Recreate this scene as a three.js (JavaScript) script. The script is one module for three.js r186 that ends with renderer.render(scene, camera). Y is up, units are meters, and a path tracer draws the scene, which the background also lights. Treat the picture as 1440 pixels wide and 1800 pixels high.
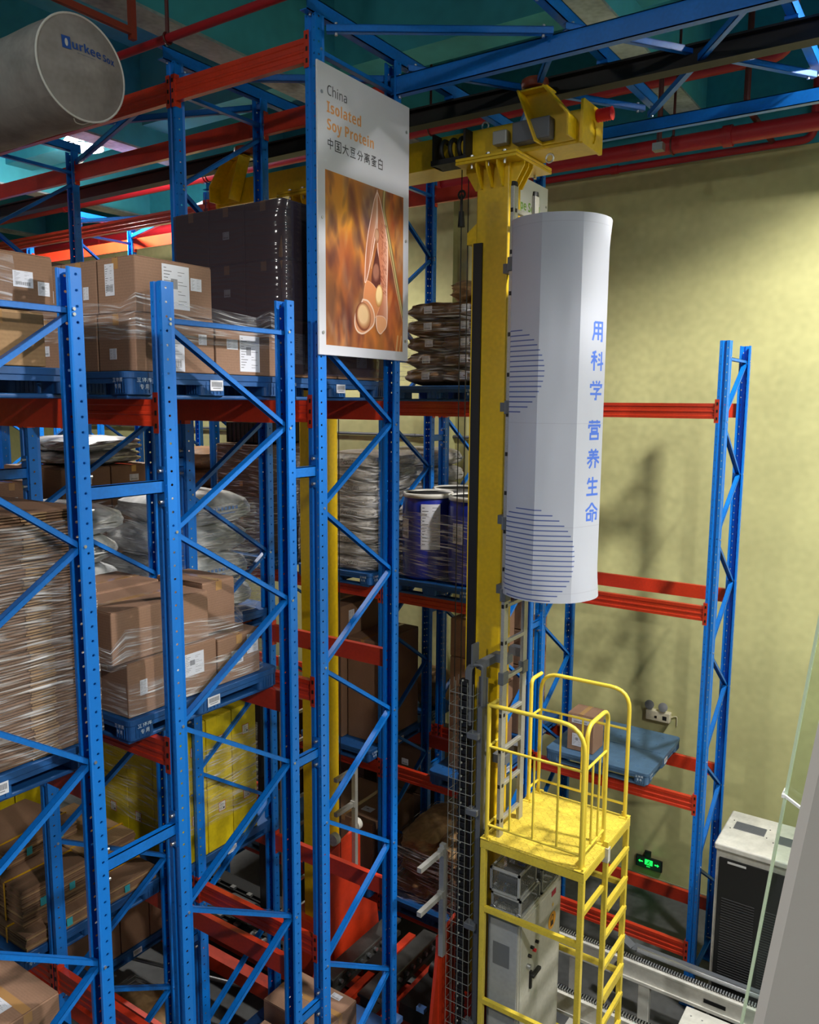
import * as THREE from 'three';
import { mergeGeometries } from 'three/addons/utils/BufferGeometryUtils.js';
import { RoundedBoxGeometry } from 'three/addons/geometries/RoundedBoxGeometry.js';
import { ImprovedNoise } from 'three/addons/math/ImprovedNoise.js';

// ------------------------------------------------------------------ camera, light, exposure
const scene = new THREE.Scene();
scene.background = new THREE.Color(0x000000);
const camera = new THREE.PerspectiveCamera(64.4, 1440 / 1800, 0.05, 120);
camera.position.set(0, 6.2, 0);
camera.rotation.order = 'YXZ';
camera.rotation.set(-0.1354, 0.5958, 0.00706);
const renderer = new THREE.WebGLRenderer({ antialias: true });
renderer.toneMapping = THREE.LinearToneMapping;
renderer.toneMappingExposure = 1.18;
renderer.shadowMap.enabled = true;
const LAMPS = [                     // x, y, z, candela downward, share that leaves upward through the glass
  [1.2, 9.85, -6.45, 142, .45],
  [-10, 9.6, -6.95, 120, .22],
  [-3.4, 9.7, 2.4, 46, .5],
  [4.4, 9.7, -.4, 84, .45],
];

// ------------------------------------------------------------------ random numbers, names, tags
let seedState = 7;
const rnd = () => { seedState = (seedState * 1664525 + 1013904223) >>> 0; return seedState / 4294967296; };
const rr = (a, b) => a + (b - a) * rnd();
const noise = new ImprovedNoise();
const nz = (x, y, z = 0.37) => noise.noise(x + 31.7, y + 12.9, z + 5.3);
const taken = new Map();
function numbered(name) {
  const n = taken.get(name) || 0; taken.set(name, n + 1);
  return n ? name + '_' + String(n).padStart(3, '0') : name;
}
function tag(o, label, category, group) {
  if (o.parent === null) scene.add(o);
  o.name = numbered(o.name);
  if (label.split(/\s+/).length > 16) console.log('LONG', label);
  o.userData.label = label; o.userData.category = category;
  if (group) o.userData.group = group;
  return o;
}
const T = (name, x = 0, y = 0, z = 0, turn = 0) => { const g = new THREE.Group(); g.name = name; g.position.set(x, y, z); g.rotation.y = turn; return g; };
function mesh(name, geo, mat, parent) {
  const g = Array.isArray(geo) ? merge(geo) : geo;
  const m = new THREE.Mesh(g, mat); m.name = name; m.castShadow = m.receiveShadow = true;
  if (parent) parent.add(m);
  return m;
}
function struct(name, geo, mat) { const m = mesh(name, geo, mat, scene); m.userData.kind = 'structure'; return m; }
function copyOf(src, x, y, z, turn = 0) { const c = src.clone(); c.name = src.name.replace(/_\d{3}$/, ''); c.position.set(x, y, z); c.rotation.set(0, turn, 0); c.userData = {}; scene.add(c); return c; }

// ------------------------------------------------------------------ geometry helpers
function clean(g) {
  let q = g.index ? g.toNonIndexed() : g;
  for (const k of Object.keys(q.attributes)) if (!['position', 'normal', 'uv'].includes(k)) q.deleteAttribute(k);
  return q;
}
const merge = (list) => list.length === 1 ? list[0] : mergeGeometries(list.map(clean));
// texture coordinates in metres, chosen by the way each face looks
function metric(g) {
  const q = clean(g), p = q.attributes.position, n = q.attributes.normal, uv = new Float32Array(p.count * 2);
  for (let i = 0; i < p.count; i += 3) {
    const nx = Math.abs(n.getX(i) + n.getX(i + 1) + n.getX(i + 2)), ny = Math.abs(n.getY(i) + n.getY(i + 1) + n.getY(i + 2)), nzz = Math.abs(n.getZ(i) + n.getZ(i + 1) + n.getZ(i + 2));
    for (let k = i; k < i + 3; k++) {
      const x = p.getX(k), y = p.getY(k), z = p.getZ(k);
      const [u, v] = nx >= ny && nx >= nzz ? [z, y] : ny >= nzz ? [x, z] : [x, y];
      uv[k * 2] = u; uv[k * 2 + 1] = v;
    }
  }
  q.setAttribute('uv', new THREE.BufferAttribute(uv, 2));
  return q;
}
const box = (w, h, d, x = 0, y = 0, z = 0) => metric(new THREE.BoxGeometry(w, h, d).translate(x, y, z));
const span = (x0, x1, y0, y1, z0, z1) => box(x1 - x0, y1 - y0, z1 - z0, (x0 + x1) / 2, (y0 + y1) / 2, (z0 + z1) / 2);
const rbox = (w, h, d, r, x = 0, y = 0, z = 0) => metric(new RoundedBoxGeometry(w, h, d, 1, Math.min(r, w / 2.01, h / 2.01, d / 2.01)).translate(x, y, z));
const V = (x, y, z) => new THREE.Vector3(x, y, z);
// bar with a rectangular section from a to b; `up` fixes the roll of its height axis
function place(g, a, b, up = V(0, 1, 0)) {
  const dir = b.clone().sub(a), len = dir.length(); dir.normalize();
  let side = new THREE.Vector3().crossVectors(up, dir); if (side.lengthSq() < 1e-6) side = new THREE.Vector3().crossVectors(V(1, 0, 0), dir); side.normalize();
  const u2 = new THREE.Vector3().crossVectors(dir, side).normalize();
  const m = new THREE.Matrix4().makeBasis(side, u2, dir).setPosition(a.clone().add(b).multiplyScalar(.5));
  return [g, m, len];
}
function bar(a, b, w, h, up) { const [, m, len] = place(null, a, b, up); return metric(new THREE.BoxGeometry(w, h, len)).applyMatrix4(m); }
// open channel: web plus two flanges, flanges towards +side
function channel(a, b, w, h, t = 0.004, up, flip = 1) {
  const [, m, len] = place(null, a, b, up);
  return merge([box(t, h, len, -flip * (w / 2 - t / 2), 0, 0), box(w, t, len, 0, h / 2 - t / 2, 0), box(w, t, len, 0, -h / 2 + t / 2, 0)]).applyMatrix4(m);
}
function rod(a, b, r, seg = 10) { const [, m, len] = place(null, a, b); return new THREE.CylinderGeometry(r, r, len, seg).rotateX(Math.PI / 2).applyMatrix4(m); }
function pipe(points, r, seg = 10, curved = 0.12, steps = 6) {   // tube through corners that are rounded off
  const path = new THREE.CurvePath(); let from = points[0];
  for (let i = 1; i < points.length; i++) {
    const p = points[i];
    if (i < points.length - 1) {
      const a = p.clone().sub(from), b = points[i + 1].clone().sub(p), c = Math.min(curved, a.length() * .49, b.length() * .49);
      const s = p.clone().addScaledVector(a.normalize(), -c), e = p.clone().addScaledVector(b.normalize(), c);
      path.add(new THREE.LineCurve3(from, s)); path.add(new THREE.QuadraticBezierCurve3(s, p, e)); from = e;
    } else path.add(new THREE.LineCurve3(from, p));
  }
  const pts = []; for (const c of path.curves) { const n = c.isLineCurve3 ? 1 : steps; for (let i = 0; i < n; i++) pts.push(c.getPoint(i / n)); } pts.push(points[points.length - 1]);
  // sweep a ring along the points
  const pos = [], idx = []; let prev = null;
  pts.forEach((p, i) => {
    const d = (pts[Math.min(i + 1, pts.length - 1)].clone().sub(pts[Math.max(i - 1, 0)])).normalize();
    let n = prev ? prev.clone().addScaledVector(d, -prev.dot(d)) : (Math.abs(d.y) < .9 ? V(0, 1, 0) : V(1, 0, 0)).addScaledVector(d, -(Math.abs(d.y) < .9 ? d.y : d.x));
    n.normalize(); prev = n; const bn = new THREE.Vector3().crossVectors(d, n);
    for (let k = 0; k < seg; k++) { const t = k / seg * Math.PI * 2, q = p.clone().addScaledVector(n, Math.cos(t) * r).addScaledVector(bn, Math.sin(t) * r); pos.push(q.x, q.y, q.z); }
  });
  for (let i = 0; i < pts.length - 1; i++) for (let k = 0; k < seg; k++) { const a = i * seg + k, b = i * seg + (k + 1) % seg, c = a + seg, d = b + seg; idx.push(a, b, c, b, d, c); }
  for (const [base, rev] of [[0, 1], [(pts.length - 1) * seg, 0]]) for (let k = 1; k < seg - 1; k++) rev ? idx.push(base, base + k + 1, base + k) : idx.push(base, base + k, base + k + 1);
  const g = new THREE.BufferGeometry(); g.setAttribute('position', new THREE.Float32BufferAttribute(pos, 3)); g.setAttribute('uv', new THREE.Float32BufferAttribute(new Float32Array(pos.length / 3 * 2), 2)); g.setIndex(idx); g.computeVertexNormals();
  return g;
}
const prism = (shape, depth, bevel = 0) => new THREE.ExtrudeGeometry(shape, { depth, bevelEnabled: bevel > 0, bevelSize: bevel, bevelThickness: bevel, bevelSegments: 1, curveSegments: 6 });
const poly = (pts) => new THREE.Shape(pts.map(([x, y]) => new THREE.Vector2(x, y)));
function roundRect(x0, y0, x1, y1, r, Kind = THREE.Shape) {
  const s = new Kind(); s.moveTo(x0 + r, y0); s.lineTo(x1 - r, y0); s.quadraticCurveTo(x1, y0, x1, y0 + r); s.lineTo(x1, y1 - r); s.quadraticCurveTo(x1, y1, x1 - r, y1); s.lineTo(x0 + r, y1); s.quadraticCurveTo(x0, y1, x0, y1 - r); s.lineTo(x0, y0 + r); s.quadraticCurveTo(x0, y0, x0 + r, y0); return s;
}
// flat print of w x h metres, 1.5 mm thick, standing in x-y and facing +z; whole picture on its front
function print(w, h, mat, name = 'label', t = 0.0015) {
  const g = new THREE.BoxGeometry(w, h, t), uv = g.attributes.uv;
  for (let i = 0; i < uv.count; i++) { const f = Math.floor(i / 4); if (f !== 4) uv.setXY(i, 0.02, 0.02); }
  return mesh(name, g, mat);
}
const faceX = (o) => { o.rotation.y = Math.PI / 2; return o; };   // turn a print to face +x
// ------------------------------------------------------------------ textures and materials
function dataTex(size, fn, srgb = true) {
  const d = new Uint8Array(size * size * 4);
  for (let y = 0; y < size; y++) for (let x = 0; x < size; x++) { const c = fn(x / size, y / size), i = (y * size + x) * 4; d[i] = c[0]; d[i + 1] = c[1]; d[i + 2] = c[2]; d[i + 3] = c[3] ?? 255; }
  const t = new THREE.DataTexture(d, size, size); t.wrapS = t.wrapT = THREE.RepeatWrapping; t.magFilter = THREE.LinearFilter; t.minFilter = THREE.LinearMipmapLinearFilter; if (srgb) t.colorSpace = THREE.SRGBColorSpace; t.needsUpdate = true; return t;
}
// noise that repeats over the unit square
function tile(u, v, f, seed = 0) {
  const a = nz(u * f, v * f, seed), b = nz((u - 1) * f, v * f, seed), c = nz(u * f, (v - 1) * f, seed), d = nz((u - 1) * f, (v - 1) * f, seed);
  return (a * (1 - u) + b * u) * (1 - v) + (c * (1 - u) + d * u) * v;
}
const cl = (x) => Math.max(0, Math.min(255, Math.round(x)));
function rep(t, x, y = x) { const c = t.clone(); c.repeat.set(x, y); c.needsUpdate = true; return c; }
const grey = (v) => [cl(v), cl(v), cl(v)];
const texBlotch = dataTex(256, (u, v) => grey(228 + 34 * tile(u, v, 3, 1) + 26 * tile(u, v, 9, 2) + 14 * tile(u, v, 34, 3)));
const texFine = dataTex(256, (u, v) => grey(232 + 16 * tile(u, v, 5, 4) + 16 * tile(u, v, 40, 5)));
const texRough = dataTex(256, (u, v) => grey(150 + 70 * tile(u, v, 7, 6) + 50 * tile(u, v, 30, 7)), false);
const texBoard = dataTex(256, (u, v) => { const k = 226 + 14 * tile(u, v, 4, 8) + 16 * Math.sin(v * Math.PI * 2 * 40) * .3 + 14 * tile(u, v * 1, 60, 9); return [cl(k), cl(k - 2), cl(k - 6)]; });
const texConcrete = dataTex(512, (u, v) => { let k = 200 + 60 * tile(u, v, 3, 10) + 40 * tile(u, v, 11, 11) + 30 * tile(u, v, 50, 12); const s = tile(u, v, 6, 13); if (s > .33) k -= (s - .33) * 260; return [cl(k), cl(k), cl(k * .99)]; });
const texFilm = dataTex(512, (u, v) => {                     // stretched film: long thin folds, one pack per metre
  let a = 0; const warp = .05 * tile(u, v, 3, 15);
  for (const [f, w, s] of [[70, .5, 16], [140, .5, 17], [34, .3, 18]]) { const t = noise.noise(u * 5 * s / 16, (v + warp + u * .04) * f, s); a += Math.max(0, t - .2) * w * 2.6; }
  const fade = Math.sin(Math.PI * u) ** .2; return grey(12 + 235 * Math.min(1, a) * fade);
}, false);
const texFilmBump = dataTex(512, (u, v) => { const warp = .05 * tile(u, v, 3, 15); return grey(128 + 120 * noise.noise(u * 3, (v + warp + u * .04) * 60, 2.2) + 60 * noise.noise(u * 6, v * 16, 7.2)); }, false);
const texSack = dataTex(256, (u, v) => grey(205 + 50 * tile(u, v, 5, 20) + 46 * tile(u, v * 1, 16, 21)));
const texHoles = dataTex(128, (u, v) => { const du = (u - .5) / .13, dv = (v - .5) / .09; return grey(du * du + dv * dv < 1 ? 0 : 255); }, false);
const texMesh = dataTex(128, (u, v) => { const f = (t) => Math.abs(((t * 8) % 1) - .5); return grey(f(u) < .36 && f(v) < .36 ? 0 : 255); }, false);
const texTread = dataTex(256, (u, v) => { let b = 0; const a = (u * 8) % 1, c = (v * 8) % 1, odd = (Math.floor(u * 8) + Math.floor(v * 8)) % 2; const p = odd ? a - c : a + c - 1, q = odd ? a + c - 1 : a - c; if (Math.abs(p) < .13 && Math.abs(q) < .62) b = 1; return grey(b * 255); }, false);

const std = (o) => new THREE.MeshStandardMaterial(o);
const phy = (o) => new THREE.MeshPhysicalMaterial(o);
const M = {
  blue: phy({ color: 0x0377da, roughness: .42, map: rep(texFine, 1.4), clearcoat: .1, clearcoatRoughness: .2 }),
  blueHoles: phy({ color: 0x0375d6, roughness: .4, alphaMap: texHoles, alphaTest: .5, clearcoat: .2, clearcoatRoughness: .2 }),
  red: phy({ color: 0xd83a1c, roughness: .36, map: rep(texFine, 1.3), clearcoat: .3, clearcoatRoughness: .2 }),
  crane: phy({ color: 0xf2c80c, roughness: .38, map: rep(texFine, .9), clearcoat: .3, clearcoatRoughness: .25 }),
  craneRed: phy({ color: 0xd83c1a, roughness: .42, map: rep(texBlotch, 1.1), clearcoat: .2 }),
  platform: phy({ color: 0xf3d749, roughness: .42, map: rep(texFine, 1.5), clearcoat: .2 }),
  tread: std({ color: 0xf1d54e, roughness: .5, map: rep(texBlotch, 1.6), bumpMap: rep(texTread, 3.2), bumpScale: .004 }),
  wall: std({ color: 0xcbc98e, roughness: .85, map: rep(texFine, .31) }),
  wallTeal: std({ color: 0x2b98a8, roughness: .8, map: rep(texFine, .4) }),
  ceiling: std({ color: 0x46b2c2, roughness: .85, map: rep(texBlotch, .28) }),
  soffit: std({ color: 0xc2d2d8, roughness: .9, map: rep(texConcrete, .45) }),
  floor: std({ color: 0x66686a, roughness: .62, map: rep(texConcrete, .33) }),
  plain: std({ color: 0xb8b4a8, roughness: .9, map: rep(texBlotch, .3) }),
  black: std({ color: 0x101113, roughness: .55, map: rep(texFine, 2) }),
  rubber: std({ color: 0x17181a, roughness: .8 }),
  rail: std({ color: 0x1a1613, roughness: .6, metalness: .2, map: rep(texBlotch, 2) }),
  steel: std({ color: 0xa9abad, roughness: .36, metalness: .8, map: rep(texFine, 2) }),
  zinc: std({ color: 0xc8cbd0, roughness: .3, metalness: .9 }),
  alu: std({ color: 0xb9b8b2, roughness: .42, metalness: .45, map: rep(texFine, 2) }),
  greyPaint: std({ color: 0x5a5e64, roughness: .5 }),
  cabinet: std({ color: 0xc9c8bd, roughness: .5, map: rep(texFine, .8) }),
  cabinetSide: std({ color: 0xaeb2b4, roughness: .5, map: rep(texFine, .8) }),
  pipe: std({ color: 0xa31520, roughness: .45, map: rep(texFine, 1) }),
  pipeDark: std({ color: 0x4a1210, roughness: .5 }),
  trapeze: std({ color: 0x7a2a14, roughness: .55 }),
  duct: std({ color: 0xa8a19e, roughness: .9, map: rep(texBlotch, 1.1) }),
  piping: std({ color: 0xd8d6d2, roughness: .7 }),
  board: std({ color: 0xa37f69, roughness: .82, map: rep(texBoard, 1.6) }),
  boardB: std({ color: 0x95725a, roughness: .84, map: rep(texBoard, 1.9) }),
  boardDark: std({ color: 0x634a3c, roughness: .55, map: rep(texBoard, 1.7) }),
  boardEdge: std({ color: 0xb8946c, roughness: .85, map: rep(texBoard, 1.2) }),
  yellowBoard: std({ color: 0xe2c90e, roughness: .5, map: rep(texBlotch, 1.3) }),
  tape: phy({ color: 0xb08656, roughness: .25, clearcoat: .5 }),
  strap: std({ color: 0xd8a013, roughness: .4 }),
  sackWhite: std({ color: 0xebedec, roughness: .5, map: rep(texSack, 1.5) }),
  sackSilver: std({ color: 0xcfcfd0, roughness: .3, metalness: .35, map: rep(texSack, 2) }),
  sackGrey: std({ color: 0xb3aea6, roughness: .45, map: rep(texSack, 1.6) }),
  sackBrown: std({ color: 0x8a6238, roughness: .62, map: rep(texSack, 1.6) }),
  sackKraft: std({ color: 0xc79f6e, roughness: .7, map: rep(texSack, 1.6) }),
  drum: phy({ color: 0x1c2fa8, roughness: .3, clearcoat: .4, map: rep(texFine, 1) }),
  pallet: std({ color: 0x1d5a9c, roughness: .5, map: rep(texBlotch, 1.5) }),
  palletGrey: std({ color: 0x4f7396, roughness: .55, map: rep(texBlotch, 1.5) }),
  film: phy({ color: 0xf4f4f8, roughness: .16, transparent: true, alphaMap: rep(texFilm, .8, .9), bumpMap: rep(texFilmBump, .8, .9), bumpScale: .006, side: THREE.DoubleSide }),
  filmDark: phy({ color: 0x463c46, roughness: .14, transparent: true, opacity: .7, bumpMap: rep(texFilmBump, .9, .7), bumpScale: .006 }),
  glass: phy({ color: 0xf1f7f3, roughness: .03, transmission: 1, thickness: 0, ior: 1.5 }),
  glassEdge: std({ color: 0xc6d8bd, roughness: .3 }),
  lampGlass: phy({ color: 0xffffff, roughness: .3, transmission: .6, thickness: 0, emissive: 0xffffff, emissiveIntensity: .9 }),
  white: std({ color: 0xe9e9ec, roughness: .45 }),
  whiteMetal: std({ color: 0xdedcd4, roughness: .5, map: rep(texBlotch, 1.2) }),
  cream: std({ color: 0xd6cfb4, roughness: .5, map: rep(texBlotch, 1.5) }),
  chain: std({ color: 0x2a2a2a, roughness: .5, metalness: .6 }),
  wheel: std({ color: 0x7a2f16, roughness: .5 }),
  bufferRed: std({ color: 0xe01f2b, roughness: .5 }),
  vent: std({ color: 0x6f7173, roughness: .6 }),
  clearBox: phy({ color: 0xb9bbb8, roughness: .3, transmission: .35, thickness: 0 }),
  wireMesh: std({ color: 0x94968f, roughness: .4, metalness: .5 }),
  grille: std({ color: 0x6f7374, roughness: .5, metalness: .3, alphaMap: rep(texMesh, 1, 1), alphaTest: .5 }),
  ledRed: std({ color: 0xff2030, emissive: 0xff1030, emissiveIntensity: 3 }),
  postGrey: std({ color: 0xbdb9b6, roughness: .6 }),
};
function canvasTex(w, h, draw) {
  const c = document.createElement('canvas'); c.width = w; c.height = h; draw(c.getContext('2d'), w, h);
  const t = new THREE.CanvasTexture(c); t.colorSpace = THREE.SRGBColorSpace; t.anisotropy = 8; return t;
}
const printed = (tex, o = {}) => std({ map: tex, roughness: .55, ...o });
// strokes of the Chinese characters on a 100 x 100 square, points as x,y pairs; r marks a rectangle
const HAN = {
  中: 'r18 28 82 62/50 6 50 98', 国: 'r10 10 90 94/28 28 72 28/30 50 70 50/26 76 74 76/50 28 50 76/58 58 68 68', 大: '8 36 92 36/50 8 48 40 34 70 10 94/52 42 66 70 92 94',
  豆: '14 12 86 12/r28 28 72 52/32 60 40 78/68 60 60 78/8 90 92 90', 分: '40 8 28 32 8 50/60 8 72 32 94 50/26 50 76 50 72 84 60 92/46 50 40 76 20 94',
  离: '50 4 50 14/8 16 92 16/34 24 66 44/66 24 34 44/22 24 22 48 78 48 78 24/50 48 42 62/14 96 14 60 86 60 86 92 76 92/42 62 34 80 64 76/58 66 68 82',
  蛋: '16 8 84 8/50 8 50 30/52 20 74 20/30 20 26 34 10 44/28 34 60 42 92 44/r28 54 72 72/50 46 50 90/16 92 80 88/72 80 84 94', 白: '50 4 40 18/r20 20 80 94/20 56 80 56',
  用: '22 10 78 10 78 94 68 94/22 10 22 60 12 94/22 36 78 36/22 62 78 62/50 10 50 92', 科: '40 6 14 14/6 30 48 30/28 12 28 96/28 34 8 62/30 38 46 56/58 16 70 26/56 38 68 48/50 68 96 60/80 6 80 96',
  学: '24 6 32 18/48 4 54 16/76 4 66 20/10 38 10 24 90 24 86 38/30 42 70 42 52 56/52 56 52 90 40 90/8 66 92 66', 营: '8 14 92 14/32 4 32 22/68 4 68 22/10 44 10 30 90 30 86 42/r30 44 70 60/r22 70 78 94',
  养: '32 4 40 14/68 4 60 14/14 18 86 18/20 32 80 32/6 46 94 46/50 18 46 46 8 74/54 46 92 72/38 62 36 78 22 96/64 62 64 96', 生: '28 10 14 40/22 28 88 28/50 6 50 90/20 58 82 58/8 92 92 92',
  命: '50 4 34 24 6 42/50 4 68 24 94 42/34 42 66 42/r16 56 44 86/58 54 86 54 86 84 76 84/58 54 58 98', 东: '12 22 88 22/44 6 22 50 84 50/54 50 54 92 42 90/30 62 14 82/70 62 88 80',
  杰: '10 24 90 24/50 6 50 66/48 26 32 48 8 62/52 26 70 48 92 60/16 78 10 94/36 78 40 92/58 78 62 92/80 76 90 92', 智: '26 4 14 22/20 14 48 14/6 30 52 30/30 14 28 34 8 50/32 34 48 48/r60 14 90 44/r26 58 76 96/26 76 76 76',
  能: '28 4 12 24 44 22/38 14 48 28/14 96 14 36 44 36 44 94 36 94/14 54 44 54/14 72 44 72/62 6 62 36 70 42 92 40/88 12 62 24/62 52 62 86 70 92 92 90/88 58 62 70',
  立: '50 4 50 20/12 24 88 24/30 38 38 76/72 36 60 80/6 90 94 90', 体: '28 4 8 44/20 30 20 98/34 26 96 26/64 6 64 98/62 28 34 72/66 28 96 70/48 72 80 72',
  库: '50 2 52 12/14 16 92 16/14 16 14 60 4 96/28 32 84 32/50 22 32 54 84 54/58 42 58 98/22 74 92 74', 专: '16 18 84 18/8 40 92 40/48 4 34 62 74 62 54 80/34 78 66 94',
};
function han(c, ch, x, y, s, color, weight = 9, sx = 1) {
  c.save(); c.translate(x, y); c.scale(s / 100 * sx, s / 100); c.strokeStyle = color; c.lineWidth = weight; c.lineJoin = 'miter'; c.lineCap = 'butt';
  for (const st of HAN[ch].split('/')) {
    const n = st.replace('r', '').split(' ').map(Number); c.beginPath();
    if (st[0] === 'r') c.rect(n[0], n[1], n[2] - n[0], n[3] - n[1]); else { c.moveTo(n[0], n[1]); for (let i = 2; i < n.length; i += 2) c.lineTo(n[i], n[i + 1]); }
    c.stroke();
  }
  c.restore();
}
const hanLine = (c, s, x, y, size, color, w, step = size * 1.08) => [...s].forEach((ch, i) => han(c, ch, x + i * step, y, size, color, w));
// paper shipping labels: small lines and a square code-like block are only grey rules here
const labelTex = [0, 1, 2].map((k) => canvasTex(192, 192, (c, w, h) => {
  c.fillStyle = '#d6d8e2'; c.fillRect(0, 0, w, h); c.fillStyle = '#55565c';
  for (let i = 0; i < 12; i++) { const y = 14 + i * 14; c.fillRect(12, y, 18 + ((i * 37 + k * 53) % 50), 3); if (i % 3 !== k) c.fillRect(110, y, 20 + ((i * 29 + k * 17) % 50), 2); }
  if (k === 0) for (let i = 0; i < 16; i++) c.fillRect(60 + i * 3, 60, (i * 7) % 3 + 1, 44);
  if (k === 1) for (let i = 0; i < 30; i++) c.fillRect(20 + i * 5, 130, (i * 5) % 4 + 1, 36);
}));
const LABEL = labelTex.map((t) => printed(t, { roughness: .6 }));
const barcodeTex = canvasTex(160, 110, (c, w, h) => { c.fillStyle = '#d9dbe4'; c.fillRect(0, 0, w, h); c.fillStyle = '#3a3a40'; for (let i = 0; i < 34; i++) c.fillRect(14 + i * 4, 18, (i * 7) % 3 + 1, 52); c.fillRect(30, 82, 100, 6); });
const BARCODE = printed(barcodeTex);
// ------------------------------------------------------------------ the room
const ZW = -9.86, CEIL = 10.6;
const lamps = [];
for (const [x, y, z, cd, up] of LAMPS) {                               // bell lamps: most light goes down, a little up through the glass
  const l = new THREE.SpotLight(0xfffaf3, cd, 0, 1.34, .18, 2); l.position.set(x, y - .06, z); l.target.position.set(x, 0, z); l.castShadow = true; l.shadow.radius = 11; scene.add(l, l.target); lamps.push(l);
  const u = new THREE.PointLight(0xfffaf3, cd * up, 0, 2); u.position.set(x, y - .05, z); u.castShadow = true; u.shadow.radius = 11; scene.add(u);
}
struct('floor', metric(new THREE.BoxGeometry(32, .3, 21).translate(-8, -.15, -1.6)), M.floor);
struct('wall_back', span(-24, 8, -.3, 8.93, ZW - .3, ZW), M.wall);
struct('wall_back_upper', span(-24, 8, 8.93, CEIL + .3, ZW - .3, ZW + .02), M.wallTeal);
struct('wall_left', span(-20.3, -20, 0, CEIL, ZW, 8.6), M.wall);
struct('wall_right', span(7.4, 7.7, 0, CEIL, ZW, 8.6), M.plain);
struct('wall_front', span(-20.3, 7.7, 0, CEIL, 8.6, 8.9), M.plain);
struct('ceiling', span(-24, 8, CEIL, CEIL + .3, ZW - .3, 9), M.ceiling);
for (let i = 0; i < 8; i++) {                                     // concrete ceiling ribs that run towards the yellow wall
  const x = .35 - 3.2 * i, g = struct('ceiling_rib_' + (i + 1), span(x - .16, x + .16, 9.42, CEIL, ZW + .02, 8.6), M.ceiling);
  const s = mesh('soffit', span(x - .161, x + .161, 9.4, 9.425, ZW + .02, 8.6), M.soffit, g);
}
struct('ceiling_rib_cross', span(-20, 7.4, 9.7, CEIL, -7.62, -7.2), M.ceiling);
struct('baseboard_back', span(-20, 7.4, 0, .14, ZW, ZW + .012), std({ color: 0x8d8a74, roughness: .8 }));
struct('wall_pilaster', span(-6.35, -5.92, 0, 8.93, ZW, ZW + .12), M.wall);
struct('balcony_floor', span(-.4, 7.4, 4.35, 4.6, -.85, 8.6), M.floor);

// sprinkler pipes under the ceiling
const alongX = (y, z, x0, x1, r, mat, name, hang = [], up) => {
  const g = T(name); const pts = [V(x0, y, z), V(x1, y, z)]; if (up) pts.push(V(x1, up, z));
  mesh('run', pipe(pts, r, 14, r * 3), mat, g);
  for (const hx of hang) { mesh('hanger', rod(V(hx, y, z), V(hx, CEIL, z), .014), M.pipeDark, g); mesh('clamp', new THREE.TorusGeometry(r + .008, .008, 6, 14).rotateY(Math.PI / 2).translate(hx, y, z), M.pipeDark, g); }
  for (let x = x0 + 2.2; x < x1 - 1; x += 3.4) mesh('coupling', new THREE.CylinderGeometry(r * 1.22, r * 1.22, .09, 14).rotateZ(Math.PI / 2).translate(x, y, z), mat, g);
  return g;
};
tag(alongX(8.66, -4.0, -12, -1.5, .028, M.pipe, 'sprinkler_pipe', [-4.75, -7.6]), 'thin dark red pipe running just above the front beam of the tall rack row', 'pipe');
tag(alongX(9.38, -8.5, -15, -1.6, .06, M.pipe, 'sprinkler_pipe', [-2.6, -5.5, -9.3], 9.95), 'bright red pipe near the ceiling that turns upward at its end', 'pipe');
tag(alongX(8.86, -8.9, -18, 4, .085, M.pipe, 'sprinkler_pipe', [-2.75, -6.4]), 'thickest red pipe, running below the bright one beside the yellow wall', 'pipe');
tag(alongX(8.95, ZW + .09, -19.5, -1.55, .04, M.pipe, 'sprinkler_pipe', [], 9.6), 'slim dark red pipe fixed along the top edge of the yellow wall', 'pipe');
{ const g = T('drop_pipe'); mesh('run', pipe([V(-1.95, 10.3, -8.5), V(-1.95, 8.98, -8.5), V(-1.95, 8.98, ZW + .1)], .03, 10), M.pipeDark, g); mesh('cap', new THREE.CylinderGeometry(.042, .042, .08, 10).translate(-1.95, 10.3, -8.5), M.pipeDark, g); tag(g, 'dark vertical drop pipe with a bend at the end of the red ceiling pipes', 'pipe'); }
{ const g = T('drop_pipe'); mesh('run', pipe([V(-2.72, CEIL, -8.35), V(-2.72, 8.7, -8.35)], .026, 10), M.pipeDark, g); mesh('valve', box(.1, .07, .1, -2.72, 8.7, -8.35), M.steel, g); tag(g, 'dark vertical drop pipe with a small valve at its foot, beside the thick red pipe', 'pipe'); }
tag(alongX(5.71, ZW + .05, -19, -4.2, .022, M.greyPaint, 'conduit'), 'thin dark conduit across the yellow wall behind the racks', 'conduit');

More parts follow.
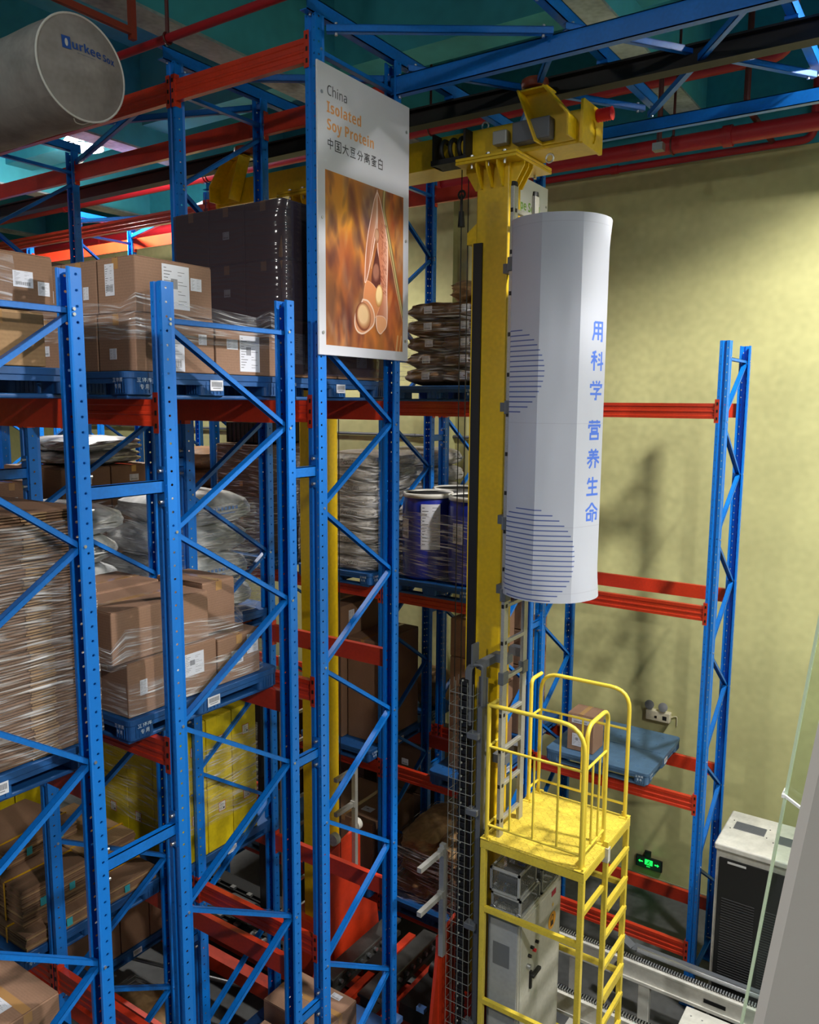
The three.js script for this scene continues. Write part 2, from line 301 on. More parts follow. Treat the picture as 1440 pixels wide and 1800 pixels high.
// lamps
function bayLamp(x, y, z, label) {
  const g = T('high_bay_lamp', x, y, z); g.scale.setScalar(1.18);
  const prof = [[.05, .2], [.07, .17], [.1, .13], [.15, .06], [.2, -.02], [.225, -.07], [.215, -.075], [.19, -.02], [.14, .055], [.09, .12]];
  mesh('glass_shade', new THREE.LatheGeometry(prof.map(([r, h]) => new THREE.Vector2(r, h)), 40), M.lampGlass, g);
  for (let i = 0; i < 24; i++) { const a = i / 24 * Math.PI * 2; mesh('shade_rib', rod(V(Math.cos(a) * .108, .13, Math.sin(a) * .108), V(Math.cos(a) * .228, -.06, Math.sin(a) * .228), .0035, 5), M.vent, g); }
  mesh('rim', new THREE.TorusGeometry(.222, .007, 6, 40).rotateX(Math.PI / 2).translate(0, -.072, 0), M.alu, g);
  mesh('bulb', new THREE.SphereGeometry(.05, 16, 12).translate(0, -.055, 0), std({ color: 0xffffff, emissive: 0xfff4e4, emissiveIntensity: 6 }), g);
  mesh('ballast', new THREE.CylinderGeometry(.045, .06, .16, 16).translate(0, .28, 0), M.alu, g);
  mesh('hanging_rod', rod(V(0, .35, 0), V(0, (CEIL - y) / 1.18, 0), .008), M.steel, g);
  return tag(g, label, 'lamp');
}
bayLamp(LAMPS[1][0], LAMPS[1][1], LAMPS[1][2], 'glowing glass bell lamp hanging under the teal ceiling beside the grey duct');
bayLamp(LAMPS[0][0], LAMPS[0][1], LAMPS[0][2], 'glass bell lamp over the conveyor end of the crane aisle');
bayLamp(LAMPS[2][0], LAMPS[2][1], LAMPS[2][2], 'glass bell lamp above the short rack rows behind the balcony');
bayLamp(LAMPS[3][0], LAMPS[3][1], LAMPS[3][2], 'glass bell lamp above the balcony');

// fabric air duct with its end cap
{
  const cx = -4.78, cy = 8.26, cz = -3.34, R = .31, g = T('air_duct', cx, cy, cz);
  const prof = []; for (let i = 0; i <= 40; i++) { const x = -i * .25; prof.push(new THREE.Vector2(R * (1 + .012 * Math.sin(i * 1.9)), x)); }
  mesh('sleeve', metric(new THREE.LatheGeometry(prof, 48).rotateZ(-Math.PI / 2)), M.duct, g);
  const cap = []; for (let i = 0; i <= 8; i++) { const t = i / 8; cap.push(new THREE.Vector2(R * (1 - t), .055 * Math.sin(t * Math.PI / 2))); }
  mesh('end_cap', metric(new THREE.LatheGeometry(cap, 48).rotateZ(-Math.PI / 2)), M.duct, g);
  mesh('piping_seam', new THREE.TorusGeometry(R, .007, 8, 64).rotateY(Math.PI / 2), M.piping, g);
  const logo = canvasTex(512, 128, (c) => {
    c.clearRect(0, 0, 512, 128); c.fillStyle = '#1c4c9c'; c.font = 'bold 92px sans-serif'; c.save(); c.scale(1.05, 1); c.fillRect(4, 10, 66, 96); c.fillStyle = '#c9c4c0'; c.beginPath(); c.ellipse(38, 58, 12, 30, 0, 0, 7); c.fill(); c.fillStyle = '#1c4c9c'; c.fillText('urkee', 74, 92); c.font = 'bold 74px sans-serif'; c.fillText('Sox', 346, 92); c.restore();
    c.font = '17px sans-serif'; c.fillStyle = '#6f7f9c'; c.fillText('Air Dispersion System', 120, 120);
  });
  const lp = new THREE.PlaneGeometry(.4, .1, 24, 1), pp = lp.attributes.position;     // printed patch that lies on the bulging cap
  for (let i = 0; i < pp.count; i++) { const z = -(pp.getX(i) + .04), y = pp.getY(i) + .1, r = Math.hypot(y, z); pp.setXYZ(i, .057 * Math.sin((1 - r / R) * Math.PI / 2) + .004, y, z); }
  lp.computeVertexNormals();
  const lg = mesh('logo_print', lp, std({ map: logo, transparent: true, roughness: .8, side: THREE.DoubleSide }), g);
  mesh('cap_drawstring', pipe([V(-.02, -R, .06), V(-.05, -R - .012, .03), V(-.05, -R - .01, -.02), V(.0, -R + .01, -.06)], .004, 6), M.piping, g);
  tag(g, 'grey cylindrical fabric duct with a printed round end cap under the ceiling', 'duct');
  const h = T('duct_hanger', cx + .03, cy, cz);
  mesh('cross_tube', rbox(.035, .045, .78, .005, 0, R + .03, -.0), M.trapeze, h);
  for (const s of [-1, 1]) mesh('hanger_tube', span(-.02, .02, R - .02, CEIL - cy, s * .37 - .02, s * .37 + .02), M.trapeze, h);
  tag(h, 'rust red tube trapeze that carries the end of the fabric duct', 'hanger');
  const h2 = T('duct_hanger', cx - 1.1, cy, cz); mesh('turnbuckle', rod(V(0, R, .05), V(.5, R + .16, .22), .012), M.black, h2); mesh('hook', new THREE.TorusGeometry(.02, .006, 6, 12).translate(.5, R + .17, .22), M.black, h2); mesh('hanging_rod', rod(V(.5, R + .16, .22), V(.5, CEIL - cy, .22), .006), M.black, h2);
  tag(h2, 'black tension rod holding the top of the fabric duct', 'hanger');
}
// ------------------------------------------------------------------ pallet racks
const LV = [6.2, 4.25, 2.29, .7], BEAM_H = .145;             // tops of the four beam levels
const ROWS = {
  A: { z: [-1.5, -2.43], x: [-3.6, -4.92], top: 6.82, flip: true, name: 'outermost short rack row' },
  B: { z: [-2.9, -3.93], x: [-3.6, -4.92, -7.47], top: 6.82, name: 'second short rack row' },
  C: { z: [-4.16, -5.1], x: [-3.6, -4.92, -7.47, -10.02], top: 8.6, name: 'tall soybean-sign rack row' },
  D: { z: [-6.83, -7.77], x: [-3.7, -4.98, -7.53, -10.08, -12.63], top: 8.6, flip: true, name: 'tall rack row across the aisle' },
  E: { z: [-8.0, -8.92], x: [-3.7, -4.98, -7.53, -10.08, -12.63], top: 6.8, flip: true, name: 'rack row by the yellow wall' },
};
const PW = .09, PD = .075;                                      // upright section
function upright(H) {                                             // open section with slotted front; front faces +z at z = 0, closed side away
  const t = .003, outline = [[-.045, 0, 1], [-.016, 0, 0], [-.011, -.012, 0], [.011, -.012, 0], [.016, 0, 1], [.045, 0, 1], [.045, -.06, 0], [.052, -PD, 0], [.034, -PD, 0], [.034, -PD + t, 0], [.0445, -PD + t, 0], [.042, -.06, 1], [.042, -t, 1],
    [.016, -t, 0], [.011, -.012 - t, 0], [-.011, -.012 - t, 0], [-.016, -t, 1], [-.042, -t, 1], [-.042, -.06, 0], [-.0445, -PD + t, 0], [-.034, -PD + t, 0], [-.034, -PD, 0], [-.052, -PD, 0], [-.045, -.06, 1]];
  const pos = [], uv = [], n = outline.length;
  for (let i = 0; i < n; i++) {
    const a = outline[i], b = outline[(i + 1) % n], holes = a[2], u0 = holes ? 0 : .01, u1 = holes ? 1 : .02;
    for (const [p, y, u] of [[a, 0, u0], [b, 0, u1], [b, H, u1], [a, 0, u0], [b, H, u1], [a, H, u0]]) { pos.push(p[0], y, p[1]); uv.push(u, y / .075); }
  }
  const g = new THREE.BufferGeometry(); g.setAttribute('position', new THREE.Float32BufferAttribute(pos, 3)); g.setAttribute('uv', new THREE.Float32BufferAttribute(uv, 2)); g.computeVertexNormals();
  return g;
}
const frameCache = {};
function frameProto(top, depth) {                                 // front upright at z = 0, rear at z = -depth, nodes every 1.13 m
  const key = top + '/' + depth; if (frameCache[key]) return frameCache[key];
  const g = T('rack_frame');
  const up = upright(top);
  mesh('upright', up, M.blueHoles, g); mesh('upright', up.clone().rotateY(Math.PI).translate(0, 0, -depth), M.blueHoles, g);
  for (const z of [-.04, -depth + .04]) {
    mesh('foot_plate', box(.15, .008, .13, 0, .004, z), M.blue, g);
    for (const s of [-1, 1]) mesh('anchor_bolt', new THREE.CylinderGeometry(.009, .009, .03, 6).translate(s * .06, .02, z), M.zinc, g);
  }
  const zi = -.05, zo = -depth + .05; let low = 6.6, rows = [];
  while (low > 1.2) { rows.push([V(0, low, zi), V(0, low - .565, zo)], [V(0, low - .565, zo), V(0, low - 1.13, zi)]); low -= 1.13; }
  rows.push([V(0, 6.62, zi), V(0, 6.62, zo)], [V(0, .25, zi), V(0, .25, zo)]);
  if (top > 8) { let h = 6.6; while (h < 8) { rows.push([V(0, h + .02, zi), V(0, h + .565, zo)]); if (h + 1.13 < top) rows.push([V(0, h + .585, zo), V(0, h + 1.13, zi)]); h += 1.13; } rows.push([V(0, 8.4, zi), V(0, 8.4, zo)]); rows = rows.filter(([a, b]) => Math.max(a.y, b.y) < top); }
  rows.forEach(([a, b], i) => mesh('brace', channel(a, b, .028, .042, .003, V(1, 0, 0), i % 2 ? 1 : -1), M.blue, g));
  const bolts = new Set(); for (const [a, b] of rows) for (const p of [a, b]) bolts.add(Math.round(p.y * 40) / 40 + '/' + (p.z > -depth / 2 ? zi : zo));
  for (const s of bolts) { const [y, z] = s.split('/').map(Number); mesh('bolt', new THREE.CylinderGeometry(.009, .009, .104, 6).rotateZ(Math.PI / 2).translate(0, y, z), M.zinc, g); }
  return frameCache[key] = g;
}
const bayWord = (k) => ['first from the sign end', 'second from the sign end', 'third from the sign end', 'fourth from the sign end', 'fifth from the sign end'][k];
const usedProto = new Set();
function putFrame(top, depth, x, zf, zr, flip, label, group) {
  const p = frameProto(top, depth); let o;
  if (usedProto.has(p)) o = copyOf(p, 0, 0, 0); else { usedProto.add(p); o = p; scene.add(o); }
  o.position.set(x, 0, flip ? zr : zf); o.rotation.set(0, flip ? Math.PI : 0, 0);
  return tag(o, label, 'rack frame', group);
}
for (const [k, R] of Object.entries(ROWS)) R.x.forEach((x, i) => {
  const depth = Math.round((R.z[0] - R.z[1]) * 100) / 100;
  putFrame(R.top, depth, x, R.z[0], R.z[1], R.flip, 'blue braced frame, ' + bayWord(i) + ', ' + R.name, 'blue frames of the ' + R.name);
});
putFrame(6.78, .92, -1.9, -8.0, -8.92, true, 'free-standing blue upright frame beside the black and white cabinet', undefined);

// load beams: box section with two grooves, hooked end plates
const crossCache = {};
function crossProto(len) {
  if (crossCache[len]) return crossCache[len];
  const g = T('shelf_crossbar'), h = BEAM_H, L = len - PW - .006;
  const s = poly([[0, 0], [.045, 0], [.045, -h * .2], [.04, -h * .24], [.04, -h * .44], [.045, -h * .48], [.045, -h * .56], [.04, -h * .6], [.04, -h * .78], [.045, -h * .82], [.045, -h], [0, -h]]);
  mesh('rail', metric(prism(s, L).rotateY(-Math.PI / 2).translate(L / 2, 0, -.0225)), M.red, g);
  for (const e of [-1, 1]) {
    const pl = mesh('end_plate', [box(.005, .22, .05, e * (L / 2 + .001), -h / 2, 0), box(.04, .22, .004, e * (L / 2 + .02), -h / 2, .027)], M.red, g);
    for (let i = 0; i < 3; i++) mesh('slot_tab', box(.014, .026, .004, e * (L / 2 + .024), -h / 2 + (i - 1) * .07, .0305), M.black, pl);
  }
  return crossCache[len] = g;
}
const lvWord = ['top', 'second', 'third', 'lowest'], bays = ['first bay', 'second bay', 'third bay', 'fourth bay'];
function putCross(x0, x1, y, z, face, label, group) {
  const p = crossProto(Math.round(Math.abs(x0 - x1) * 100) / 100); let o;
  if (usedProto.has(p)) o = copyOf(p, 0, 0, 0); else { usedProto.add(p); o = p; scene.add(o); }
  o.position.set((x0 + x1) / 2, y, z - face * .0); o.rotation.set(0, face > 0 ? 0 : Math.PI, 0);
  return tag(o, label, 'crossbar', group);
}
for (const [k, R] of Object.entries(ROWS)) for (let b = 0; b < R.x.length - 1; b++) {
  const levels = R.top > 8 ? [8.47, ...LV] : LV;
  levels.forEach((y) => {
    if (k === 'A' && y < 2) return;
    const w = y > 8 ? 'highest tie level' : lvWord[LV.indexOf(y)] + ' shelf level';
    const front = R.flip ? -1 : 1;
    [0, 1].forEach((s) => {
      const outer = s === 0 ? 1 : -1;
      if (k === 'D' && s === 1 && b > 2 && y < 5) return; if (k === 'E' && b > 2 && y < 5) return;
      putCross(R.x[b], R.x[b + 1], y, s === 0 ? R.z[0] - .022 : R.z[1] + .022, outer, 'orange-red ' + (s ? 'rear' : 'front') + ' bar, ' + w + ', ' + bays[b] + ', ' + R.name, 'load bars of the ' + R.name);
    });
  });
}
for (const y of LV) [[-7.978, 1, 'front'], [-8.942, -1, 'rear']].forEach(([z, f, w]) => putCross(-3.7, -1.9, y, z + (f < 0 ? .044 : 0), f, 'orange-red ' + w + ' bar of the open bay before the wall, ' + (LV.indexOf(y) === 3 ? 'lowest one' : lvWord[LV.indexOf(y)] + ' level'), 'load bars of the open bay'));

// spacers between back-to-back rows
function spacer(x, y, z0, z1, label) {
  const g = T('row_spacer', x, y, (z0 + z1) / 2), L = Math.abs(z0 - z1);
  mesh('strut', channel(V(0, 0, L / 2), V(0, 0, -L / 2), .04, .07, .005, V(0, 1, 0)), M.blue, g);
  for (const s of [-1, 1]) { mesh('end_plate', box(.05, .22, .006, .0, 0, s * (L / 2 - .003)), M.blue, g); for (const q of [-1, 1]) mesh('bolt', new THREE.CylinderGeometry(.011, .011, .03, 6).rotateX(Math.PI / 2).translate(.01, q * .085, s * (L / 2 - .015)), M.zinc, g); }
  return tag(g, label, 'spacer');
}
for (const [y, w] of [[5.73, 'upper'], [3.74, 'middle'], [1.8, 'lower']]) {
  spacer(-3.6, y, -2.43, -2.9, w + ' blue spacer between the end frames of the two short rack rows');
  spacer(-3.6, y, -3.93, -4.16, w + ' blue spacer between the second short row and the tall soybean-sign row');
  spacer(-3.7, y + .06, -7.77, -8.0, w + ' blue spacer joining the end frames of the two rows behind the crane');
  spacer(-4.92, y, -2.43, -2.9, w + ' blue spacer one bay further in, between the two short rack rows');
  spacer(-4.92, y, -3.93, -4.16, w + ' blue spacer one bay further in, beside the tall soybean-sign row');
  spacer(-4.98, y + .06, -7.77, -8.0, w + ' blue spacer one bay further in, between the rows behind the crane');
}

// steel frame on top of the tall rows: long channels, cross channels, flat diagonals
const TOPY = 8.52;
function tie(a, b, label, w = .05, h = .1) { const g = T('tie_bar'); mesh('channel', channel(a, b, w, h, .006), M.blue, g); for (const p of [a, b]) { const d = b.clone().sub(a).normalize().multiplyScalar(p === a ? .06 : -.06); mesh('bolt', new THREE.CylinderGeometry(.011, .011, h + .03, 6).translate(p.x + d.x, p.y, p.z + d.z), M.zinc, g); } return tag(g, label, 'tie bar'); }
tie(V(-3.6, 8.43, -5.06), V(3.5, 8.43, -5.06), 'long blue channel running from the soybean-sign frame towards the lamp side', .06, .13);
tie(V(-3.6, 8.43, -6.86), V(3.5, 8.43, -6.86), 'long lit blue channel above the far side of the crane aisle', .06, .1);
tie(V(-3.6, 8.647, -4.1), V(-3.6, 8.647, -7.8), 'blue cross channel over the aisle on top of the soybean-sign frame', .06, .09);
for (const [x, w] of [[-2.33, 'beside the crane roller'], [-1.1, 'next along after the one at the crane roller'], [.15, 'last before the balcony lamp']]) tie(V(x, 8.647, -4.7), V(x, 8.647, -6.98), 'blue cross channel above the black rail, ' + w, .06, .09);
tie(V(-4.95, 8.647, -4.1), V(-4.95, 8.647, -7.8), 'blue cross channel over the aisle at the second frame of the tall rows', .06, .09);
for (const x of [-7.49, -10.04]) for (const [za, zb, w] of [[-4.1, -5.16, 'sign-side row'], [-6.78, -7.83, 'row across the aisle']]) tie(V(x, 8.647, za), V(x, 8.647, zb), 'short blue channel on top of the ' + (x > -9 ? 'third' : 'fourth') + ' tall frame, ' + w, .06, .08);
const flat = [[-3.5, -4.2, -2.33, -5.0, 'from the soybean-sign post to the first cross channel'], [-2.3, -5.1, -1.1, -6.8, 'between the first two cross channels'], [-2.3, -6.8, -1.1, -5.1, 'crossing its twin between the first two cross channels'], [-3.5, -5.1, -2.35, -6.8, 'from the sign frame to the first cross channel'], [-3.5, -6.8, -2.35, -5.1, 'crossing its twin beside the sign frame'], [-1.05, -5.1, .1, -6.8, 'past the second cross channel'],
  [-7.47, -5.1, -4.92, -4.2, 'over the dark carton stack'], [-7.47, -4.2, -4.92, -5.1, 'crossing its twin over the dark carton stack'], [-4.9, -4.2, -3.6, -5.1, 'behind the soybean sign'], [-10.05, -6.85, -7.5, -7.7, 'over the lit far rack'], [-10.05, -7.7, -7.5, -6.85, 'crossing its twin over the lit far rack']];
flat.forEach(([x0, z0, x1, z1, w], i) => tie(V(x0, 8.5 + (i % 2) * .055, z0), V(x1, 8.5 + (i % 2) * .055, z1), 'slim blue diagonal in the top frame ' + w, .04, .045));

// black guide rail of the crane, hung from the cross channels
{
  const g = T('crane_guide_rail'), y = 8.51;
  mesh('rail', [span(-14, 4, y + .056, y + .07, -5.96, -5.84), span(-14, 4, y - .056, y + .056, -5.907, -5.893), span(-14, 4, y - .07, y - .056, -5.96, -5.84)], M.rail, g);
  for (const x of [-4.95, -3.6, -2.33, -1.1, .15]) mesh('hanger_clamp', [box(.08, .02, .16, x, y + .08, -5.9)], M.blue, g);
  tag(g, 'long black crane guide rail under the blue cross channels', 'rail');
}
// ------------------------------------------------------------------ pallets and goods
const palletCache = {};
const palletTex = canvasTex(128, 96, (c) => { c.clearRect(0, 0, 128, 96); hanLine(c, '立体库', 12, 8, 32, '#c9dcef', 10, 35); hanLine(c, '专用', 30, 50, 32, '#c9dcef', 10, 35); });
const PALLET_PRINT = std({ map: palletTex, transparent: true, roughness: .6 });
function palletProto(mat, w = 1.0, d = 1.2) {                      // origin at the middle of its underside
  const key = mat.uuid + w + d; if (palletCache[key]) return palletCache[key];
  const g = T('plastic_pallet'), H = .15;
  const s = roundRect(-w / 2, -d / 2, w / 2, d / 2, .05);
  for (let i = -2; i <= 2; i++) for (let j = -2; j <= 2; j++) s.holes.push(roundRect(i * w * .18 - .018, j * d * .19 - .009, i * w * .18 + .018, j * d * .19 + .009, .006, THREE.Path));
  mesh('deck', metric(prism(s, .03, .004).rotateX(Math.PI / 2).translate(0, H - .004, 0)), mat, g);
  mesh('deck_rim', [box(w - .1, .03, .012, 0, H - .05, d / 2 - .008), box(w - .1, .03, .012, 0, H - .05, -d / 2 + .008), box(.012, .03, d - .1, w / 2 - .008, H - .05, 0), box(.012, .03, d - .1, -w / 2 + .008, H - .05, 0), box(w - .1, .004, .006, 0, H + .001, 0)], mat, g);
  for (const i of [-1, 0, 1]) {
    for (const j of [-1, 0, 1]) {
      const bw = i ? .15 : .16, bd = j ? .17 : .2, x = i * (w / 2 - bw / 2 - .004), z = j * (d / 2 - bd / 2 - .004);
      const blk = metric(prism(roundRect(-bw / 2, -bd / 2, bw / 2, bd / 2, .035), .09).rotateX(-Math.PI / 2).translate(x, .026, z));
      const ribs = []; for (let k = -2; k <= 2; k++) { ribs.push(box(.004, .07, bd * 0 + .006, x + k * bw / 7, .07, z + (j || 1) * (bd / 2 + .001))); ribs.push(box(.006, .07, .004, x + (i || 1) * (bw / 2 + .001), .07, z + k * bd / 7)); }
      mesh('foot_block', [blk, ...ribs], mat, g);
    }
    mesh('skid', [rbox(.1, .026, d - .02, .01, i * (w / 2 - .08), .013, 0)], mat, g);
  }
  mesh('skid', rbox(w - .06, .024, .09, .01, 0, .0125, d / 2 - .06), mat, g); mesh('skid', rbox(w - .06, .024, .09, .01, 0, .0125, -d / 2 + .06), mat, g);
  const l = print(.1, .062, BARCODE, 'label'); l.rotation.y = Math.PI / 2; l.position.set(w / 2 + .003, .085, -.02); g.add(l);
  const p1 = print(.11, .08, PALLET_PRINT, 'print'); p1.position.set(-w / 2 + .09 + w - .18, .085, d / 2 + .003); p1.castShadow = false; g.add(p1);
  const p2 = print(.13, .09, PALLET_PRINT, 'print'); p2.rotation.y = Math.PI / 2; p2.position.set(w / 2 + .003, .085, d / 2 - .1); p2.castShadow = false; g.add(p2);
  return palletCache[key] = g;
}
function pallet(xc, y, zc, label, o = {}) {
  const p = palletProto(o.mat || M.pallet, o.w, o.d); let g;
  if (usedProto.has(p)) g = copyOf(p, 0, 0, 0); else { usedProto.add(p); g = p; scene.add(g); }
  g.position.set(xc, y, zc); if (o.turn) g.rotation.y = o.turn;
  return tag(g, label, 'pallet', o.group);
}
// carton from x0..x1 etc.; o: mat, labels [{face:'x'|'z', u, v, w, h, mat}], tape
const boxCache = new Map();
function carton(x0, x1, y0, y1, z0, z1, label, o = {}) {
  const lo = Math.min(z0, z1), hi = Math.max(z0, z1), w = x1 - x0, h = y1 - y0, d = hi - lo, mat = o.mat || M.board;
  const g = T('cardboard_box', (x0 + x1) / 2, y0, (lo + hi) / 2, o.turn || 0);
  const key = [w, h, d].map((v) => v.toFixed(3)).join();
  if (!boxCache.has(key)) {
    const long = w >= d;
    boxCache.set(key, { body: rbox(w, h - .006, d, .008, 0, (h - .006) / 2, 0),
      flaps: long ? [box(w - .012, .005, d / 2 - .008, 0, h - .0035, d / 4), box(w - .012, .005, d / 2 - .008, 0, h - .0035, -d / 4)] : [box(w / 2 - .008, .005, d - .012, w / 4, h - .0035, 0), box(w / 2 - .008, .005, d - .012, -w / 4, h - .0035, 0)],
      tape: long ? merge([box(w - .01, .0012, .05, 0, h - .0004, 0), box(.0012, .06, .05, w / 2 + .0006, h - .036, 0), box(.0012, .06, .05, -w / 2 - .0006, h - .036, 0)]) : merge([box(.05, .0012, d - .01, 0, h - .0004, 0), box(.05, .06, .0012, 0, h - .036, d / 2 + .0006), box(.05, .06, .0012, 0, h - .036, -d / 2 - .0006)]) });
  }
  const c = boxCache.get(key);
  mesh('carton_body', c.body, mat, g); c.flaps.forEach((f) => mesh('top_flap', f, mat, g)); mesh('tape', c.tape, o.tapeMat || M.tape, g);
  for (const L of o.labels || []) {
    const p = print(L.w, L.h, L.mat || LABEL[0]);
    if (L.face === 'x') { faceX(p); p.position.set(w / 2 + .0012, L.v * h, d / 2 - L.u * d); } else if (L.face === 'z') p.position.set(-w / 2 + L.u * w, L.v * h, d / 2 + .0012); else { p.rotation.x = -Math.PI / 2; p.position.set(-w / 2 + L.u * w, h + .001, d / 2 - L.v * d); }
    g.add(p);
  }
  return tag(g, label, 'box', o.group);
}
// sack: pillow that sags, seam at both ends
const sackCache = new Map();
function sackGeo(w, h, d, seed, lump = .05, pinch = .45) {
  const key = [w, h, d, seed, lump, pinch].join(); if (sackCache.has(key)) return sackCache.get(key);
  const g = new THREE.BoxGeometry(w, h, d, 14, 6, 10), p = g.attributes.position, uv = g.attributes.uv;
  for (let i = 0; i < p.count; i++) {
    let x = p.getX(i) / w * 2, y = p.getY(i) / h * 2, z = p.getZ(i) / d * 2;
    const e = 4.2, n = Math.pow(Math.abs(x) ** e + Math.abs(z) ** e, 1 / e) || 1e-6, mx = Math.max(Math.abs(x), Math.abs(z));
    const k = mx / n; x *= k; z *= k;
    const edge = Math.pow(mx, 5), yy = y * (1 - pinch * edge);
    const f = 1 + lump * (nz(x * 2.1 + seed, z * 2.3 + y, seed) * 1.6 + nz(x * 6 + seed, z * 6 + y * 3, seed + 3) * .7);
    const bulge = 1 + .06 * (1 - y * y) - .02;
    p.setXYZ(i, x * w / 2 * bulge * f, yy * h / 2 * (1 + lump * 1.2 * nz(x * 3 + seed, z * 3, seed + 9)) , z * d / 2 * bulge * f);
    uv.setXY(i, uv.getX(i) * w, uv.getY(i) * d);
  }
  g.computeVertexNormals(); g.computeBoundingBox();
  sackCache.set(key, g); return g;
}
function sack(x, y, z, w, h, d, label, o = {}) {                   // y = underside
  const seed = Math.floor(rnd() * 3), g = T(o.name || 'sack', x, y + h / 2, z, (o.turn || 0) + rr(-.03, .03));
  mesh('bag', sackGeo(w, h, d, seed, o.lump ?? .05, o.pinch ?? .45), o.mat || M.sackWhite, g);
  mesh('end_seam', [box(.02, .01, d * .7, w / 2 * 1.02, 0, 0), box(.02, .01, d * .7, -w / 2 * 1.02, 0, 0)], o.mat || M.sackWhite, g);
  if (o.print) { const p = print(o.pw || w * .4, o.ph || h * .5, o.print, 'print'); p.castShadow = false; if (o.px) { faceX(p); p.position.set(w / 2 * 1.1, 0, 0); } else p.position.set(o.pu || 0, 0, d / 2 * 1.06); g.add(p); }
  if (o.label) { const p = print(.09, .07, LABEL[1]); p.position.set(w * .12, 0, d / 2 * 1.09); g.add(p); }
  return tag(g, label, 'sack', o.group);
}
// stretch film drawn around a stack
function film(x0, x1, y0, y1, z0, z1, label, o = {}) {
  const gap = o.gap ?? .012, lo = Math.min(z0, z1) - gap, hi = Math.max(z0, z1) + gap, a = x0 - gap, b = x1 + gap, ny = 10, r = gap * 1.1 + .001, loop = [];
  const edge = (xa, za, xb, zb) => { const n = 10; for (let i = 0; i < n; i++) loop.push([xa + (xb - xa) * i / n, za + (zb - za) * i / n]); };
  edge(a + r, hi, b - r, hi); edge(b, hi - r, b, lo + r); edge(b - r, lo, a + r, lo); edge(a, lo + r, a, hi - r); loop.push(loop[0]);
  const pos = [], uv = [], idx = []; let run = 0; const m = loop.length;
  for (let i = 0; i < m; i++) { if (i) run += Math.hypot(loop[i][0] - loop[i - 1][0], loop[i][1] - loop[i - 1][1]); for (let j = 0; j <= ny; j++) { const t = j / ny, y = y0 + (y1 - y0) * t, k = gap * .5 * nz(run * 4, y * 5, 4.4), sl = o.slope ? o.slope * (run % 1) : 0; const [x, z] = loop[i]; pos.push(x + (x > (a + b) / 2 ? k : -k), y + sl * t, z + (z > (lo + hi) / 2 ? k : -k)); uv.push(run, y); } }
  for (let i = 0; i < m - 1; i++) for (let j = 0; j < ny; j++) { const p = i * (ny + 1) + j, q = p + ny + 1; idx.push(p, q, q + 1, p, q + 1, p + 1); }
  const g = new THREE.BufferGeometry(); g.setAttribute('position', new THREE.Float32BufferAttribute(pos, 3)); g.setAttribute('uv', new THREE.Float32BufferAttribute(uv, 2)); g.setIndex(idx); g.computeVertexNormals();
  const t = mesh('stretch_film', g, o.mat || M.film); return tag(t, label, 'film');
}
const LX = (u, v, w, h, k = 0) => ({ face: 'x', u, v, w, h, mat: LABEL[k] }), LZ = (u, v, w, h, k = 1) => ({ face: 'z', u, v, w, h, mat: LABEL[k] }), LT = (u, v, w, h, k = 0) => ({ face: 'y', u, v, w, h, mat: LABEL[k] });
const P_TOP = .152;

// -- top level, second short row: brown cartons in clear film
pallet(-4.22, 6.2, -3.4, 'blue pallet on the top level of the second short row, under the brown labelled cartons');
{
  const y = 6.2 + P_TOP, ym = y + .315, gr = 'brown cartons on the top level of the second short row';
  for (let i = 0; i < 3; i++) {
    const x1 = -3.73 - i * .335, x0 = x1 - .325, dp = ['at the sign end', 'in the middle', 'at the inner end'][i];
    carton(x0, x1, y, ym, -3.42, -2.86, 'lower brown carton of the top-level wrapped stack, aisle side, ' + dp, { labels: i ? [LZ(.5, .4, .07, .06)] : [LX(.45, .34, .16, .2, 1), LX(.84, .62, .06, .06, 2), LZ(.4, .3, .06, .06, 2)] });
    carton(x0, x1, y, ym - .02, -3.99, -3.43, 'lower brown carton of the top-level wrapped stack, sign side, ' + dp, { labels: i ? [] : [LX(.24, .62, .09, .06, 2), LX(.5, .45, .17, .22, 0)] });
    carton(x0, x1, ym + .002, ym + .3, -3.41, -2.87, 'upper brown carton of the top-level wrapped stack, ' + dp, { labels: i ? [LZ(.7, .4, .05, .07, 2)] : [LX(.51, .52, .19, .24, 0), LX(.78, .62, .08, .07, 2), LZ(.34, .6, .08, .17, 1)] });
  }
  film(-4.74, -3.73, y + .17, ym + .1, -4.0, -2.86, 'clear stretch film round the brown labelled cartons on the top level', { slope: -.06 });
}
// -- top level, outermost row
pallet(-4.22, 6.2, -1.95, 'blue pallet on the top level of the outermost short row', { });
{
  const y = 6.2 + P_TOP;
  carton(-4.2, -3.72, y, y + .26, -2.33, -1.86, 'tan carton low at the rack end on the outermost row, top level', { mat: M.boardEdge });
  carton(-4.2, -3.72, y, y + .26, -1.85, -1.38, 'tan carton low on the outermost row, farther from the brown cartons', { mat: M.boardEdge });
  carton(-4.72, -4.22, y, y + .28, -2.4, -1.9, 'brown carton behind the low tan carton of the outermost row');
  carton(-4.24, -3.74, y + .284, y + .53, -2.4, -1.88, 'brown carton with two paper sheets, upper layer of the outermost row', { mat: M.boardB, labels: [LX(.7, .5, .1, .075, 1), LX(.9, .36, .06, .065, 0)] });
  carton(-4.24, -3.74, y + .284, y + .52, -1.86, -1.36, 'brown carton of the upper layer on the outermost row, away from the sheets', { mat: M.boardB });
  film(-4.26, -3.74, y + .3, y + .51, -2.2, -1.36, 'wrinkled clear film on the upper cartons of the outermost row');
}
pallet(-5.55, 6.2, -3.4, 'blue pallet on the top level one bay behind the brown labelled cartons');
